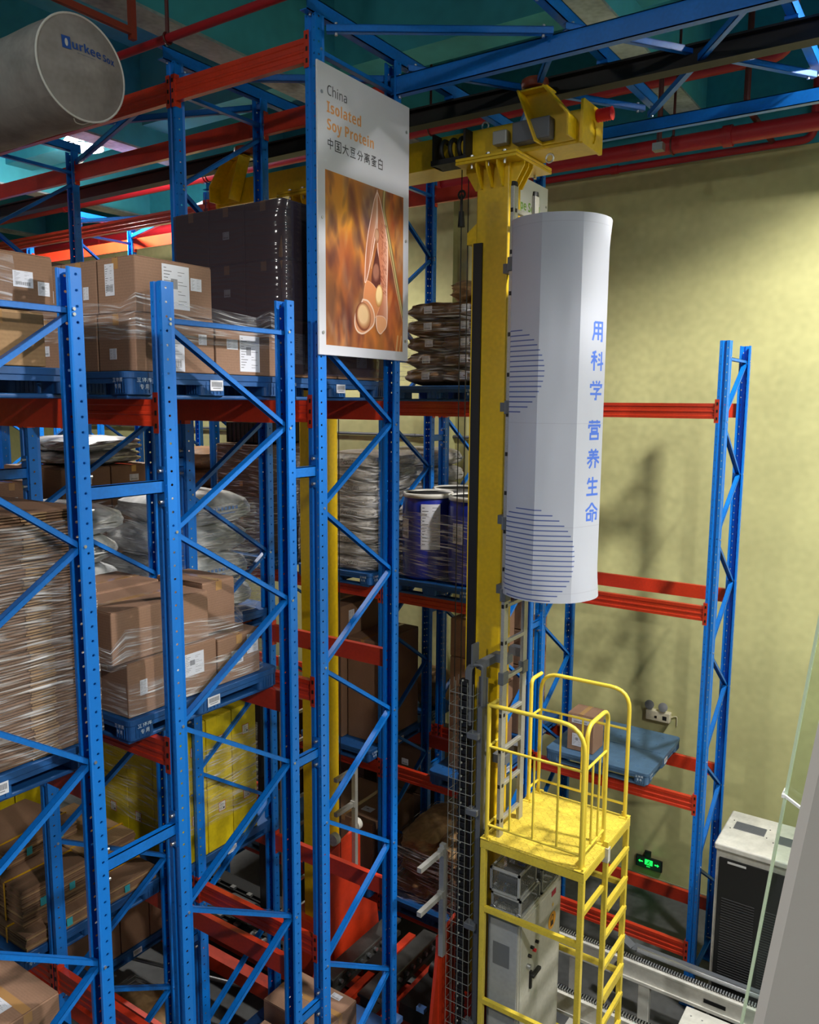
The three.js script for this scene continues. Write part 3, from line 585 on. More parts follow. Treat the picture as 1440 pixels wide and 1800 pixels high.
for (let i = 0; i < 2; i++) for (let j = 0; j < 2; j++) carton(-5.55 - .5 + i * .52, -5.55 + i * .5, 6.352, 6.352 + .62 + .12 * i, -3.95 + j * .56, -3.41 + j * .55, 'tall dark carton one bay behind the brown labelled cartons, ' + (i ? 'sign end' : 'inner end') + (j ? ', aisle side' : ', crane side'), { mat: M.boardDark });

// -- top level, tall row: big dark wrapped carton block beside the sign
pallet(-4.24, 6.2, -4.6, 'blue pallet on the top level of the tall row, below the sign');
{
  const y = 6.2 + P_TOP; let n = 0;
  for (let L = 0; L < 3; L++) for (let i = 0; i < 3; i++) for (let j = 0; j < 2; j++) {
    const x1 = -3.73 - i * .345, z1 = -4.02 - j * .56, h = .38;
    carton(x1 - .337, x1, y + L * h + .001, y + L * h + h - .003, z1 - .553, z1, 'dark brown wrapped carton by the soybean sign, ' + ['bottom', 'middle', 'top'][L] + ' layer, ' + ['sign end', 'second', 'inner end'][i] + (j ? ', crane side' : ', aisle side'),
      { mat: j || !L ? M.boardB : M.boardDark, labels: i === 0 && L === 0 ? (j ? [LX(.5, .5, .12, .2, 0), LX(.14, .55, .06, .06, 2)] : [LX(.28, .5, .1, .2, 1), LX(.66, .55, .06, .06, 2)]) : i === 1 && !j ? [LZ(.5, .5, .06, .05, 1)] : [] });
  }
  film(-4.76, -3.73, y + .02, y + 1.13, -5.13, -4.02, 'dark glossy stretch film round the carton block by the soybean sign', { mat: M.filmDark });
}
pallet(-5.6, 6.2, -4.62, 'blue pallet with low load behind the dark carton block');
carton(-6.05, -5.1, 6.352, 6.75, -5.1, -4.1, 'wide brown carton behind the dark carton block', { mat: M.boardB });

// -- second level, outermost row: stack of flat cartons
pallet(-4.2, 4.25, -1.93, 'blue pallet under the tall stack of flat cartons');
{
  const g = T('flat_carton_stack', -4.2, 4.25 + P_TOP, -1.93), n = 84, th = 1.25 / n;
  const sheet = box(.96, th * .62, 1.14, 0, th / 2, 0), flute = box(.014, th * .5, .13, .482, th / 2, -.285);
  for (let i = 0; i < n; i++) { const m = mesh('flat_carton', sheet, i % 9 === 3 ? M.board : M.boardB, g); m.position.set(rr(-.009, .009), i * th, rr(-.01, .01)); m.rotation.y = rr(-.006, .006); mesh('folded_edge', flute, M.boardEdge, m); }
  tag(g, 'tall stack of flattened brown cartons in film on the outermost short row', 'cartons');
  film(-4.7, -3.71, 4.43, 5.6, -2.52, -1.34, 'clear stretch film round the tall stack of flattened cartons', { gap: .025 });
}
// -- second level, second row: cartons with white labels
pallet(-4.25, 4.25, -3.34, 'blue pallet with a printed corner under the film-wrapped tan cartons');
{
  const y = 4.25 + P_TOP;
  carton(-4.2, -3.78, y, y + .32, -3.42, -2.76, 'lower tan carton at the pallet corner with two paper labels', { labels: [LX(.5, .52, .09, .08, 1), LX(.72, .62, .16, .14, 0), LX(.16, .5, .05, .09, 2)] });
  carton(-4.2, -3.78, y, y + .3, -3.8, -3.43, 'lower tan carton farthest along the film-wrapped stack', { labels: [LX(.45, .5, .1, .09, 1), LX(.82, .7, .1, .13, 0)] });
  carton(-4.68, -4.22, y, y + .31, -3.42, -2.76, 'lower tan carton at the back of the film-wrapped stack'); carton(-4.68, -4.22, y, y + .3, -3.84, -3.43, 'lower tan carton at the back, farthest along the wrapped stack');
  carton(-4.24, -3.8, y + .325, y + .63, -3.38, -2.68, 'upper tan carton of the film-wrapped stack, facing the aisle end', {});
  carton(-4.3, -3.86, y + .325, y + .66, -3.66, -3.39, 'upper tan carton set back on the film-wrapped stack', {});
  carton(-4.7, -4.26, y + .325, y + .64, -3.38, -2.72, 'upper tan carton at the back of the film-wrapped stack', {});
  film(-4.7, -3.78, y + .01, y + .2, -3.82, -2.76, 'band of clear film low round the tan cartons on the printed pallet');
  film(-4.7, -3.8, y + .3, y + .52, -3.66, -2.66, 'band of clear film round the upper tan cartons', { slope: -.1 });
}
// -- second level further in: white bags
pallet(-5.45, 4.25, -3.35, 'blue pallet under the slumped white bags of the second short row');
for (let i = 0; i < 5; i++) sack(-5.42 + rr(-.03, .03), 4.402 + i * .205, -3.3 + rr(-.04, .04), .92, .235, .74, 'white bag ' + ['at the bottom', 'second from the bottom', 'in the middle', 'second from the top', 'on top'] [i] + ' of the slumped pile in the second short row', { lump: .09, pinch: .6 });
pallet(-5.42, 4.25, -4.58, 'blue pallet under the big white bags of the tall row');
const BAGTXT = std({ map: canvasTex(256, 96, (c) => { c.clearRect(0, 0, 256, 96); c.fillStyle = '#5b86c4'; c.font = 'bold 44px sans-serif'; for (let i = 0; i < 7; i++) c.fillRect(10 + i * 34, 12, 22, 26); c.fillRect(10, 60, 200, 8); }), transparent: true, roughness: .6 });
for (let i = 0; i < 4; i++) sack(-5.47, 4.402 + i * .25, -4.52 + [0, .03, -.02, -.1][i], .95, .29, [.98, .96, .9, .78][i], 'big white bag, ' + ['lowest', 'second', 'third', 'topmost'][i] + ' of the plump pile on the tall row', { lump: .08, pinch: .6, print: i % 2 ? BAGTXT : undefined, px: true, pw: .3, ph: .1 });
film(-5.94, -5.0, 4.42, 5.36, -5.0, -4.06, 'clear film round the plump white bags of the tall row', { gap: .07 });
// -- brown boxes and silver bags seen through the racks
pallet(-6.85, 4.25, -4.6, 'blue pallet under the brown cartons behind the plump white bags');
for (let j = 0; j < 2; j++) for (let L = 0; L < 2; L++) carton(-7.3, -6.4, 4.402 + L * .6, 4.4 + L * .6 + .597, -5.08 + j * .5, -4.59 + j * .5, 'large brown carton behind the white bags, ' + (L ? 'upper' : 'lower') + (j ? ', aisle side' : ', crane side'), { mat: M.boardB, labels: [LX(.5, .8, .1, .06, 1)] });
for (let k = 0; k < 2; k++) sack(-6.85 + .02 * k, 5.602 + k * .115, -4.6, .86, .14, .8, 'shiny silver bag, ' + (k ? 'upper' : 'lower') + ' of the pair lying on brown cartons', { mat: M.sackSilver, lump: .12 });
pallet(-6.85, 4.25, -3.4, 'blue pallet under the cartons far inside the second short row');
for (let j = 0; j < 2; j++) carton(-7.3, -6.4, 4.402, 5.52, -3.9 + j * .52, -3.39 + j * .5, 'tall brown carton far inside the second short row, ' + (j ? 'aisle side' : 'crane side'), { mat: M.board, labels: [LX(.5, .86, .09, .06, 1)] });

// -- third level: yellow cartons, folded cartons
const YLAB = printed(canvasTex(96, 110, (c) => { c.fillStyle = '#b9261c'; c.fillRect(0, 0, 96, 110); c.fillStyle = '#e6e6e2'; c.fillRect(6, 6, 84, 98); c.fillStyle = '#555'; for (let i = 0; i < 7; i++) c.fillRect(14, 16 + i * 12, 30 + (i * 23) % 38, 4); c.fillRect(58, 70, 24, 24); }));
const yl = (face, u, v) => ({ face, u, v, w: .075, h: .085, mat: YLAB });
pallet(-5.42, 2.29, -4.55, 'blue pallet under the yellow cartons of the tall row');
{
  const y = 2.29 + P_TOP;
  for (let L = 0; L < 2; L++) for (let i = 0; i < 3; i++) for (let j = 0; j < 3; j++) { const x1 = -4.93 - i * .335, z1 = -4.04 - j * .285; carton(x1 - .33, x1, y + L * .585, y + L * .585 + .58, z1 - .28, z1, 'yellow carton on the tall row, ' + (L ? 'upper' : 'lower') + ' layer, ' + ['first', 'second', 'third'][j] + ' across and ' + ['first', 'second', 'third'][i] + ' deep', { mat: M.yellowBoard, tapeMat: M.yellowBoard, labels: [...(i ? [] : [yl('x', .55, .62)]), ...(j ? [] : [yl('z', .4, .5)])] }); }
  film(-5.94, -4.93, y + .25, y + .95, -4.9, -4.04, 'clear film round the yellow cartons of the tall row');
}
pallet(-5.5, 2.29, -3.3, 'blue pallet under the folded cartons with yellow straps');
{
  const bundle = (x, y, z, w, n, d, label, turn = 0) => {
    const g = T('carton_bundle', x, y, z, turn), th = .0165; const geo = box(w, th * .82, d, 0, th / 2, 0);
    for (let i = 0; i < n; i++) { const m = mesh('folded_carton', geo, i % 4 === 1 ? M.boardEdge : M.boardB, g); m.position.set(rr(-.008, .008), i * th, rr(-.008, .008)); }
    mesh('strap', [box(.018, .002, d + .012, w * .28, n * th + .001, 0), box(.018, n * th, .002, w * .28, n * th / 2, d / 2 + .012), box(.018, n * th, .002, w * .28, n * th / 2, -d / 2 - .012)], M.strap, g);
    const l = print(.045, Math.min(.06, n * th * .6), std({ color: 0x2fa5b4, roughness: .6 }), 'colour_mark'); faceX(l); l.position.set(w / 2 + .012, n * th * .5, d * .2); g.add(l);
    const l2 = print(.045, Math.min(.055, n * th * .6), std({ color: 0x2fa5b4, roughness: .6 }), 'colour_mark'); faceX(l2); l2.position.set(w / 2 + .012, n * th * .5, -d * .25); g.add(l2);
    return tag(g, label, 'cartons');
  };
  const y = 2.29 + P_TOP;
  bundle(-5.5, y, -3.3, .98, 7, 1.08, 'wide bottom bundle of folded cartons on the third level');
  bundle(-5.55, y + .117, -3.05, .9, 17, .5, 'strapped bundle of folded cartons with a blue mark, aisle side');
  bundle(-5.62, y + .117, -3.6, .8, 14, .44, 'strapped bundle of folded cartons with a blue mark, crane side');
  bundle(-5.75, y + .4, -3.15, .6, 8, .6, 'small crooked bundle of folded cartons on top of the others', .1);
}
pallet(-6.85, 2.29, -3.4, 'blue pallet under the yellow cartons far inside the second short row');
for (let L = 0; L < 2; L++) for (let j = 0; j < 3; j++) carton(-7.3, -6.42, 2.442 + L * .55, 2.44 + L * .55 + .547, -3.18 - j * .34, -2.85 - j * .34, 'yellow carton far inside the second short row, ' + (L ? 'upper' : 'lower') + ' layer, ' + ['aisle side', 'middle', 'crane side'][j], { mat: M.yellowBoard, tapeMat: M.yellowBoard });
pallet(-4.2, 2.29, -1.95, 'blue pallet low on the outermost row, under two tan cartons');
carton(-4.66, -3.9, 2.442, 2.94, -2.32, -1.95, 'tan carton with white sheets on top, low on the outermost row', { labels: [LT(.78, .3, .12, .1, 0), LT(.3, .5, .1, .1, 1)] });
carton(-4.66, -3.9, 2.442, 2.97, -1.92, -1.45, 'tan carton beside the one with white sheets, low on the outermost row', { labels: [LT(.7, .6, .14, .12, 0)] });
// -- lowest level and floor
pallet(-6.85, .7, -4.6, 'dark blue pallet on the lowest level under large brown cartons');
for (let j = 0; j < 3; j++) carton(-7.35, -6.36, .852, 1.62, -4.44 - j * .34, -4.11 - j * .34, 'large brown carton on the lowest level of the tall row, ' + ['aisle side', 'middle', 'crane side'][j], { mat: M.boardB, labels: [LX(.4, .88, .08, .05, 0), LX(.7, .7, .05, .03, 1)] });
sack(-6.1, 0.0, -4.4, .8, .46, .62, 'crumpled kraft bag in shiny film on the floor under the short rows', { mat: M.sackKraft, lump: .16 });
film(-6.5, -5.7, .08, .42, -4.71, -4.09, 'crinkled clear film round the kraft bag on the floor', { gap: .03 });
pallet(-4.24, .7, -4.63, 'blue pallet on the lowest level below the soybean-sign frame', {});
carton(-4.57, -3.9, .852, 1.12, -5.0, -4.56, 'brown carton on the lowest level between the sign-frame posts', { labels: [LT(.3, .4, .1, .1, 0), LT(.75, .85, .1, .06, 1)] });
carton(-4.5, -4.0, .852, 1.0, -4.5, -4.14, 'low brown carton on the lowest level beside the taller one below the sign frame');

// -- across the aisle: brown sacks, drums, printed sacks
pallet(-4.28, 6.2, -7.28, 'blue pallet on the top level across the aisle under brown sacks', { w: 1.0, d: 1.16 });
{
  const gr = 'brown sacks on the top level across the aisle';
  for (let i = 0; i < 5; i++) for (let k = 0; k < 2; k++) sack(-4.46 + k * .42, 6.352 + i * .158, -7.25 + rr(-.02, .02), .5, .19, .86, 'brown paper sack in film, ' + ['bottom', 'second', 'third', 'fourth', 'top'][i] + ' layer, ' + (k ? 'beside the crane mast' : 'away from the mast'), { mat: M.sackBrown, turn: 0, label: true, lump: .07 });
  sack(-4.02, 7.15, -7.1, .34, .2, .5, 'crumpled kraft bag on top of the brown sacks', { mat: M.sackKraft, lump: .25 });
  film(-4.74, -3.8, 6.4, 7.1, -7.7, -6.78, 'clear film round the brown paper sacks across the aisle', { gap: .05 });
}
pallet(-4.3, 4.25, -7.27, 'blue pallet under the blue drums', { w: 1.0, d: 1.16 });
{
  const proto = T('plastic_drum'), R = .265, H = .88;
  const prof = [[.0, 0], [R * .9, 0], [R * .97, .03], [R * .985, .1], [R * 1.0, .28], [R * 1.005, .45], [R, .62], [R * .985, H - .12], [R * .93, H - .07], [R * .92, H - .045]];
  mesh('drum_body', new THREE.LatheGeometry(prof.map(([a, b]) => new THREE.Vector2(a, b)), 40), M.drum, proto);
  mesh('lid_ring', new THREE.LatheGeometry([[R * .9, H - .05], [R * .99, H - .045], [R * 1.0, H - .015], [R * .96, H], [R * .93, H - .004], [R * .92, H - .02]].map(([a, b]) => new THREE.Vector2(a, b)), 40), M.whiteMetal, proto);
  mesh('lid', new THREE.LatheGeometry([[R * .93, H - .012], [R * .9, H - .03], [R * .5, H - .036], [0.001, H - .03]].map(([a, b]) => new THREE.Vector2(a, b)), 40), M.black, proto);
  const lab = (a0, a1, y0, y1, k) => { const g = new THREE.CylinderGeometry(R * 1.008, R * 1.008, y1 - y0, 12, 1, true, a0, a1 - a0).translate(0, (y0 + y1) / 2, 0); const m = mesh('paper_label', g, std({ map: labelTex[k], roughness: .6, side: THREE.DoubleSide }), proto); return m; };
  lab(-.75, -.25, .42, .62, 1); lab(.3, 1.05, .32, .78, 2);
  const spots = [[-4.5, -6.98, 'front, away from the mast'], [-3.96, -7.0, 'front, beside the mast'], [-4.5, -7.55, 'behind, away from the mast'], [-3.96, -7.56, 'behind, beside the mast']];
  spots.forEach(([x, z, w], i) => { let d = proto; if (i) d = copyOf(proto, 0, 0, 0); else scene.add(d); d.position.set(x, 4.402, z); d.rotation.y = [0, .35, 1, 2][i]; tag(d, 'blue plastic drum with a black lid on the pallet, ' + w, 'drum'); });
  film(-4.77, -3.7, 4.44, 5.1, -7.82, -6.71, 'clear film round the four blue drums', { gap: .0 });
}
const PEP = std({ map: canvasTex(256, 80, (c) => { c.clearRect(0, 0, 256, 80); c.fillStyle = '#4a4642'; c.font = 'italic 62px sans-serif'; c.fillText('Peptan', 14, 58); }), transparent: true, roughness: .6 });
pallet(-5.54, 4.25, -7.27, 'blue pallet under the printed grey-white sacks', { w: 1.02, d: 1.16 });
for (let i = 0; i < 9; i++) for (let k = 0; k < 2; k++) sack(-5.54, 4.402 + i * .135, -6.97 - k * .46, .96, .165, .5, 'printed grey-white sack, layer ' + ['one', 'two', 'three', 'four', 'five', 'six', 'seven', 'eight', 'nine'][i] + ' from below, ' + (k ? 'rear half' : 'front half') + ' of the pallet', { mat: M.sackGrey, lump: .045, print: k || i % 2 ? undefined : PEP, pw: .3, ph: .09, pu: .24 });
film(-6.02, -5.06, 4.43, 5.58, -7.68, -6.73, 'clear film round the printed grey-white sacks', { gap: .06 });
pallet(-6.95, 4.25, -7.27, 'blue pallet under the brown wrapped block beyond the printed sacks', { w: 1.0, d: 1.16 });
for (let L = 0; L < 3; L++) carton(-7.42, -6.62, 4.402 + L * .43, 4.4 + L * .43 + .428, -7.7, -6.8, 'wide red-brown wrapped carton beyond the printed sacks, ' + ['bottom', 'middle', 'top'][L] + ' layer', { mat: M.boardDark });
film(-7.42, -6.62, 4.43, 5.66, -7.7, -6.8, 'glossy film round the red-brown cartons beyond the printed sacks');
{ const g = T('folding_crate', -7.0, 5.70, -7.25); mesh('crate_body', [span(-.3, .3, 0, .01, -.4, .4), span(-.3, -.28, 0, .24, -.4, .4), span(.28, .3, 0, .24, -.4, .4), span(-.3, .3, 0, .24, -.4, -.38), span(-.3, .3, 0, .24, .38, .4)], M.black, g); for (let i = 0; i < 9; i++) mesh('rib', box(.012, .22, .012, -.28 + i * .07, .12, .406), M.black, g); tag(g, 'black ribbed crate on top of the red-brown wrapped cartons', 'crate'); }
pallet(-8.2, 4.25, -7.27, 'blue pallet under brown wrapped sacks deep in the row across the aisle', { w: 1.0, d: 1.16 });
for (let i = 0; i < 5; i++) sack(-8.2, 4.402 + i * .23, -7.25, .95, .27, .9, 'brown wrapped sack deep across the aisle, ' + ['bottom', 'second', 'third', 'fourth', 'top'][i] + ' of its pile', { mat: M.sackBrown });
// third and lowest level across the aisle
pallet(-5.54, 2.29, -7.27, 'blue pallet under the big brown carton across the aisle, third level', { w: 1.0, d: 1.16 });
carton(-6.0, -5.52, 2.442, 3.95, -7.7, -6.82, 'tallest brown carton across the aisle with a paper label', { mat: M.boardB, labels: [LX(.2, .9, .1, .16, 1)] });
carton(-5.5, -5.08, 2.442, 3.6, -7.7, -6.9, 'brown carton beside the tallest one across the aisle', { mat: M.boardB });
pallet(-3.98, 2.29, -7.27, 'blue pallet behind the crane ladder on the third level', { w: .6, d: 1.16 });
for (let L = 0; L < 4; L++) carton(-4.14, -3.79, 2.442 + L * .4, 2.44 + L * .4 + .397, -7.6, -6.86, 'brown carton behind the crane ladder, ' + ['bottom', 'second', 'third', 'top'][L] + ' of the column', { mat: M.boardB, labels: [LX(.3, .6, .12, .14, L % 3)] });
pallet(-4.28, .7, -7.27, 'pallet on the lowest level under the kraft bags by the crane', { w: 1.0, d: 1.16 });
for (let i = 0; i < 3; i++) for (let k = 0; k < 2; k++) sack(-4.5 + k * .45, .852 + i * .24, -7.25, .48, .28, .9, (i === 2 ? 'kraft paper bag on top' : 'red-brown wrapped bag, ' + ['lowest', 'middle'][i] + ' layer') + ' of the low pile by the crane, ' + (k ? 'mast side' : 'far side'), { mat: i === 2 ? M.sackKraft : M.sackBrown, lump: .1 });
film(-4.78, -3.8, .88, 1.5, -7.76, -6.76, 'shiny film round the low pile of kraft bags by the crane', { gap: .06 });
pallet(-5.54, .7, -7.27, 'pallet on the lowest level under a brown carton across the aisle', { w: 1.0, d: 1.16 });
carton(-5.95, -5.12, .852, 1.5, -7.7, -6.85, 'brown carton with a paper label on the lowest level across the aisle', { mat: M.boardB, labels: [LT(.7, .3, .14, .1, 0)] });
pallet(-6.95, .7, -7.27, 'empty grey pallet on the lowest level far across the aisle', { w: 1.0, d: 1.16, mat: M.palletGrey });
// row against the wall
pallet(-4.28, 4.25, -8.46, 'blue pallet under white bags in the row by the yellow wall', { w: .95, d: .94 });
for (let i = 0; i < 5; i++) sack(-4.28, 4.402 + i * .215, -8.46, .76, .25, .8, 'white bag by the yellow wall, ' + ['bottom', 'second', 'third', 'fourth', 'top'][i] + ' of its pile behind the drums', { lump: .08 });
pallet(-5.6, 4.25, -8.46, 'blue pallet under grey sacks in the row by the yellow wall', { w: 1, d: .94 });
for (let i = 0; i < 6; i++) sack(-5.6, 4.402 + i * .2, -8.46, .95, .235, .82, 'grey sack by the yellow wall, ' + ['bottom', 'second', 'third', 'fourth', 'fifth', 'top'][i] + ' of its pile behind the printed sacks', { mat: M.sackGrey });
pallet(-5.6, 2.29, -8.46, 'blue pallet with one small bag in the row by the yellow wall', { w: 1, d: .94 });
sack(-5.25, 2.442, -8.3, .4, .45, .4, 'small tan bag alone on its pallet by the yellow wall', { mat: M.sackKraft, lump: .14 });
pallet(-4.28, 2.29, -8.46, 'blue pallet in the row by the yellow wall under a carton column', { w: .95, d: .94 });
for (let L = 0; L < 4; L++) carton(-4.6, -3.82, 2.442 + L * .41, 2.44 + L * .41 + .408, -8.5, -8.03, 'brown carton by the yellow wall, ' + ['bottom', 'second', 'third', 'top'][L] + ' of the column beside the blue posts', { mat: M.board, labels: [LX(.35, .6, .13, .15, L % 3), LX(.75, .4, .06, .05, 1)] });
for (let i = 0; i < 3; i++) for (let L = 0; L < 2; L++) carton(-5.95 - i * 1.1, -5.05 - i * 1.1, .7 + L * .62, 1.317 + L * .62, -8.9, -8.05, 'dark brown carton on the lowest level by the yellow wall, ' + (L ? 'upper' : 'lower') + ', ' + ['first', 'second', 'third'][i] + ' from the mast', { mat: M.boardDark, labels: [LZ(.5, .6, .1, .08, 1), LZ(.8, .6, .08, .06, 2)] });
pallet(-2.95, 2.29, -8.46, 'empty grey-blue pallet lying in the open bay before the yellow wall', { mat: M.palletGrey, w: 1.14, d: 1.14 });
carton(-3.32, -3.02, 2.442, 2.86, -8.3, -8.0, 'small tan carton standing on the grey-blue pallet', { labels: [LZ(.5, .85, .2, .08, 1), LZ(.4, .3, .12, .14, 0)] });
// ------------------------------------------------------------------ stacker crane
const CZ = -5.9, MZ = -5.82, MD = .2;
{
  const crane = T('stacker_crane', 0, 0, 0);
  const mastChars = canvasTex(128, 2048, (c) => { c.clearRect(0, 0, 128, 2048); c.fillStyle = 'rgba(0,0,0,0)'; [...'东杰智能'].forEach((ch, i) => han(c, ch, 14, [40, 600, 1120, 1640][i], 200, '#c8401c', 9, .5)); });
  function mast(x0, x1, right) {
    const m = mesh('mast', rbox(x1 - x0, 7.7, MD, .012, (x0 + x1) / 2, .32 + 3.85, MZ), M.crane, crane);
    const ga = right ? x0 - .012 : x1 - .05, gb = right ? x0 + .065 : x1 + .004;          // black wear strip on the face, bright edge beside it
    mesh('guide_strip', span(ga, gb, .6, 7.42, MZ + MD / 2, MZ + MD / 2 + .018), M.black, m);
    if (right) mesh('strip_edge', span(ga - .012, ga, .6, 7.42, MZ + .02, MZ + MD / 2 + .014), M.crane, m);
    mesh('top_plate', [rbox(x1 - x0 + .24, .022, .62, .004, (x0 + x1) / 2, 8.0, CZ), rbox(x1 - x0 + .24, .022, .62, .004, (x0 + x1) / 2, 8.024, CZ)], M.crane, m);
    const rib = prism(poly([[0, 0], [.11, 0], [.11, -.03], [.025, -.17], [0, -.17]]), .012);
    for (let i = 0; i < 3; i++) for (const s of [1, -1]) mesh('gusset', rib.clone().translate(0, 0, -.006).rotateY(s > 0 ? -Math.PI / 2 : Math.PI / 2).translate(x0 + .05 + i * (x1 - x0 - .1) / 2, 7.99, MZ + s * MD / 2), M.crane, m);
    for (let i = 0; i < 3; i++) for (const s of [1, -1]) mesh('gusset', rib.clone().translate(0, 0, -.006).rotateY(s > 0 ? 0 : Math.PI).translate(s > 0 ? x1 : x0, 7.99, MZ - .07 + i * .07), M.crane, m);
    for (let i = 0; i < 3; i++) for (const s of [1, -1]) mesh('plate_bolt', [new THREE.CylinderGeometry(.012, .012, .1, 8).translate(x0 + .0 + i * (x1 - x0) / 2, 8.01, CZ + s * .26), new THREE.CylinderGeometry(.02, .02, .02, 6).translate(x0 + .0 + i * (x1 - x0) / 2, 8.045, CZ + s * .26)], M.zinc, m);
    mesh('stop_block', [prism(poly([[0, 0], [.09, 0], [.09, .16], [0, .09]]), .09).translate(right ? x0 - .085 : x1 - .005, 7.42, MZ + .0)], M.crane, m);
    return m;
  }
  const m1 = mast(-3.27, -2.99, true); mast(-5.13, -4.83, false);
  const ch = print(.16, 3.5, std({ map: mastChars, transparent: true, roughness: .5 }), 'lettering'); faceX(ch); ch.castShadow = false; ch.position.set(-2.9885, 4.42, MZ + .0); m1.add(ch);
  // ladder brackets on the mast
  for (const y of [7.2, 6.16, 5.28, 4.72, 4.15, 3.3]) for (const za of [MZ + .08, MZ - .16]) mesh('ladder_bracket', span(-2.99, -2.87, y - .035, y + .035, za, za + .09), M.greyPaint, m1);
  // top girder with end bracket, roller, buffer, motor box
  const girder = mesh('top_girder', rbox(3.73, .23, .34, .008, -4.285, 8.155, CZ), M.crane, crane);
  for (const [x, s] of [[-2.42, 1], [-6.15, -1]]) {
    const hole = roundRect(-.19, 8.03, .19, 8.335, .02); const h = new THREE.Path(); h.absellipse(.0, 8.15, .06, .085, 0, Math.PI * 2); hole.holes.push(h);
    mesh('end_plate', metric(prism(hole, .02).rotateY(Math.PI / 2).translate(x - .01, 0, CZ)), M.crane, girder);
    // wedge bracket that rises to the side roller
    const rx = x - s * .38;
    mesh('roller_bracket', metric(prism(poly([[x - s * .05, 8.06], [x - s * .05, 8.2], [x - s * .25, 8.43], [x - s * .45, 8.43], [x - s * .3, 8.06]]), .012).translate(0, 0, CZ + .175)), M.crane, girder);
    mesh('roller_bracket', [bar(V(x - s * .46, 8.438, CZ + .19), V(x - s * .24, 8.438, CZ + .19), .16, .012), bar(V(x - s * .25, 8.43, CZ + .25), V(x - s * .05, 8.2, CZ + .25), .14, .012), bar(V(x - s * .05, 8.2, CZ + .25), V(x - s * .05, 8.06, CZ + .25), .14, .012), bar(V(x - s * .45, 8.43, CZ + .25), V(x - s * .3, 8.06, CZ + .25), .14, .012)], M.crane, girder);
    const roller = mesh('guide_roller', new THREE.LatheGeometry([[.02, -.035], [.085, -.035], [.098, -.025], [.1, 0], [.098, .025], [.085, .035], [.03, .035], [.03, .02], [.0, .02]].map(([a, b]) => new THREE.Vector2(a, b)), 32).translate(rx, 8.5, CZ + .173), M.wheel, girder);
    mesh('axle', new THREE.CylinderGeometry(.045, .05, .05, 16).translate(rx, 8.46, CZ + .173), M.black, girder);
    const prof = []; for (let i = 0; i <= 12; i++) prof.push(new THREE.Vector2(i === 12 ? 0.001 : .042 + (i % 2 ? .006 : 0), i * .0105)); prof.unshift(new THREE.Vector2(.001, 0)); prof.push(new THREE.Vector2(.001, .126));
    mesh('buffer', new THREE.LatheGeometry(prof, 20).rotateZ(-s * Math.PI / 2).translate(x + s * .01, 8.28, CZ - .07), M.bufferRed, girder);
  }
  mesh('motor_box', rbox(.3, .15, .1, .012, -2.78, 8.16, CZ + .225), M.greyPaint, girder);
  mesh('junction_box', rbox(.12, .1, .07, .012, -3.05, 8.16, CZ + .21), M.clearBox, girder);
  for (const x of [-3.34, -3.26, -3.18]) { mesh('rope_pulley', new THREE.TorusGeometry(.075, .018, 8, 24).rotateY(Math.PI / 2).translate(x - .2, 8.14, CZ + .2), M.black, girder); }
  mesh('pulley_frame', [span(-3.62, -3.3, 8.02, 8.06, CZ + .12, CZ + .3), span(-3.62, -3.6, 8.02, 8.26, CZ + .16, CZ + .28), span(-3.34, -3.32, 8.02, 8.26, CZ + .16, CZ + .28)], M.black, girder);
  for (const x of [-4.66, -4.56]) mesh('rope_pulley', new THREE.TorusGeometry(.13, .022, 8, 24).rotateY(Math.PI / 2).translate(x, 8.2, CZ + .2), M.black, girder);
  mesh('eye_bolt', [new THREE.TorusGeometry(.028, .007, 6, 14).translate(-3.25, 8.31, CZ + .1), new THREE.TorusGeometry(.03, .008, 6, 14).translate(-2.7, 7.99, CZ + .1)], M.zinc, girder);
  // hoist ropes and hook block
  for (const [x, z] of [[-3.5, CZ + .02], [-3.42, CZ + .05], [-4.72, CZ + .1]]) mesh('hoist_rope', rod(V(x, 1.7, z), V(x, 8.06, z), .005, 6), M.black, crane);
  mesh('rope_clamp', [new THREE.CylinderGeometry(.022, .03, .12, 10).translate(-3.5, 7.66, CZ + .02), new THREE.TorusGeometry(.03, .01, 6, 12).translate(-3.5, 7.85, CZ + .02), new THREE.CylinderGeometry(.012, .012, .2, 8).translate(-3.5, 7.75, CZ + .02)], M.black, crane);
  // lower beam with wheel ends
  const base = mesh('base_beam', [span(-8.4, -2.97, .2, .5, CZ + .17, CZ + .2), span(-8.4, -2.97, .2, .5, CZ - .2, CZ - .17), span(-8.4, -2.97, .47, .5, CZ - .2, CZ + .2), span(-8.4, -8.37, .2, .5, CZ - .2, CZ + .2), span(-3.0, -2.97, .2, .5, CZ - .2, CZ + .2)], M.craneRed, crane);
  for (const x of [-7.9, -3.15]) mesh('travel_wheel', new THREE.CylinderGeometry(.16, .16, .09, 28).rotateX(Math.PI / 2).translate(x, .2, CZ), M.black, base);
  mesh('side_channel', [span(-6.6, -5.15, .42, .52, -5.3, -5.27), span(-6.6, -5.15, .5, .53, -5.34, -5.2)], M.craneRed, base);
  mesh('tie_rod', rod(V(-6.9, .32, -4.9), V(-5.2, .45, -5.25), .02), M.steel, base);
  const drive = [span(-7.6, -5.3, .53, .6, -6.3, -5.5)]; mesh('cover', drive, M.black, base);
  for (let i = 0; i < 3; i++) { mesh('chain_run', [0, 1].map((q) => span(-7.5, -5.35, .6, .635, -5.62 - i * .22 - q * .06, -5.6 - i * .22 - q * .06)), M.chain, base); for (let k = 0; k < 8; k++) mesh('chain_guide', box(.06, .03, .05, -7.3 + k * .26, .65, -5.62 - i * .22), M.steel, base); }
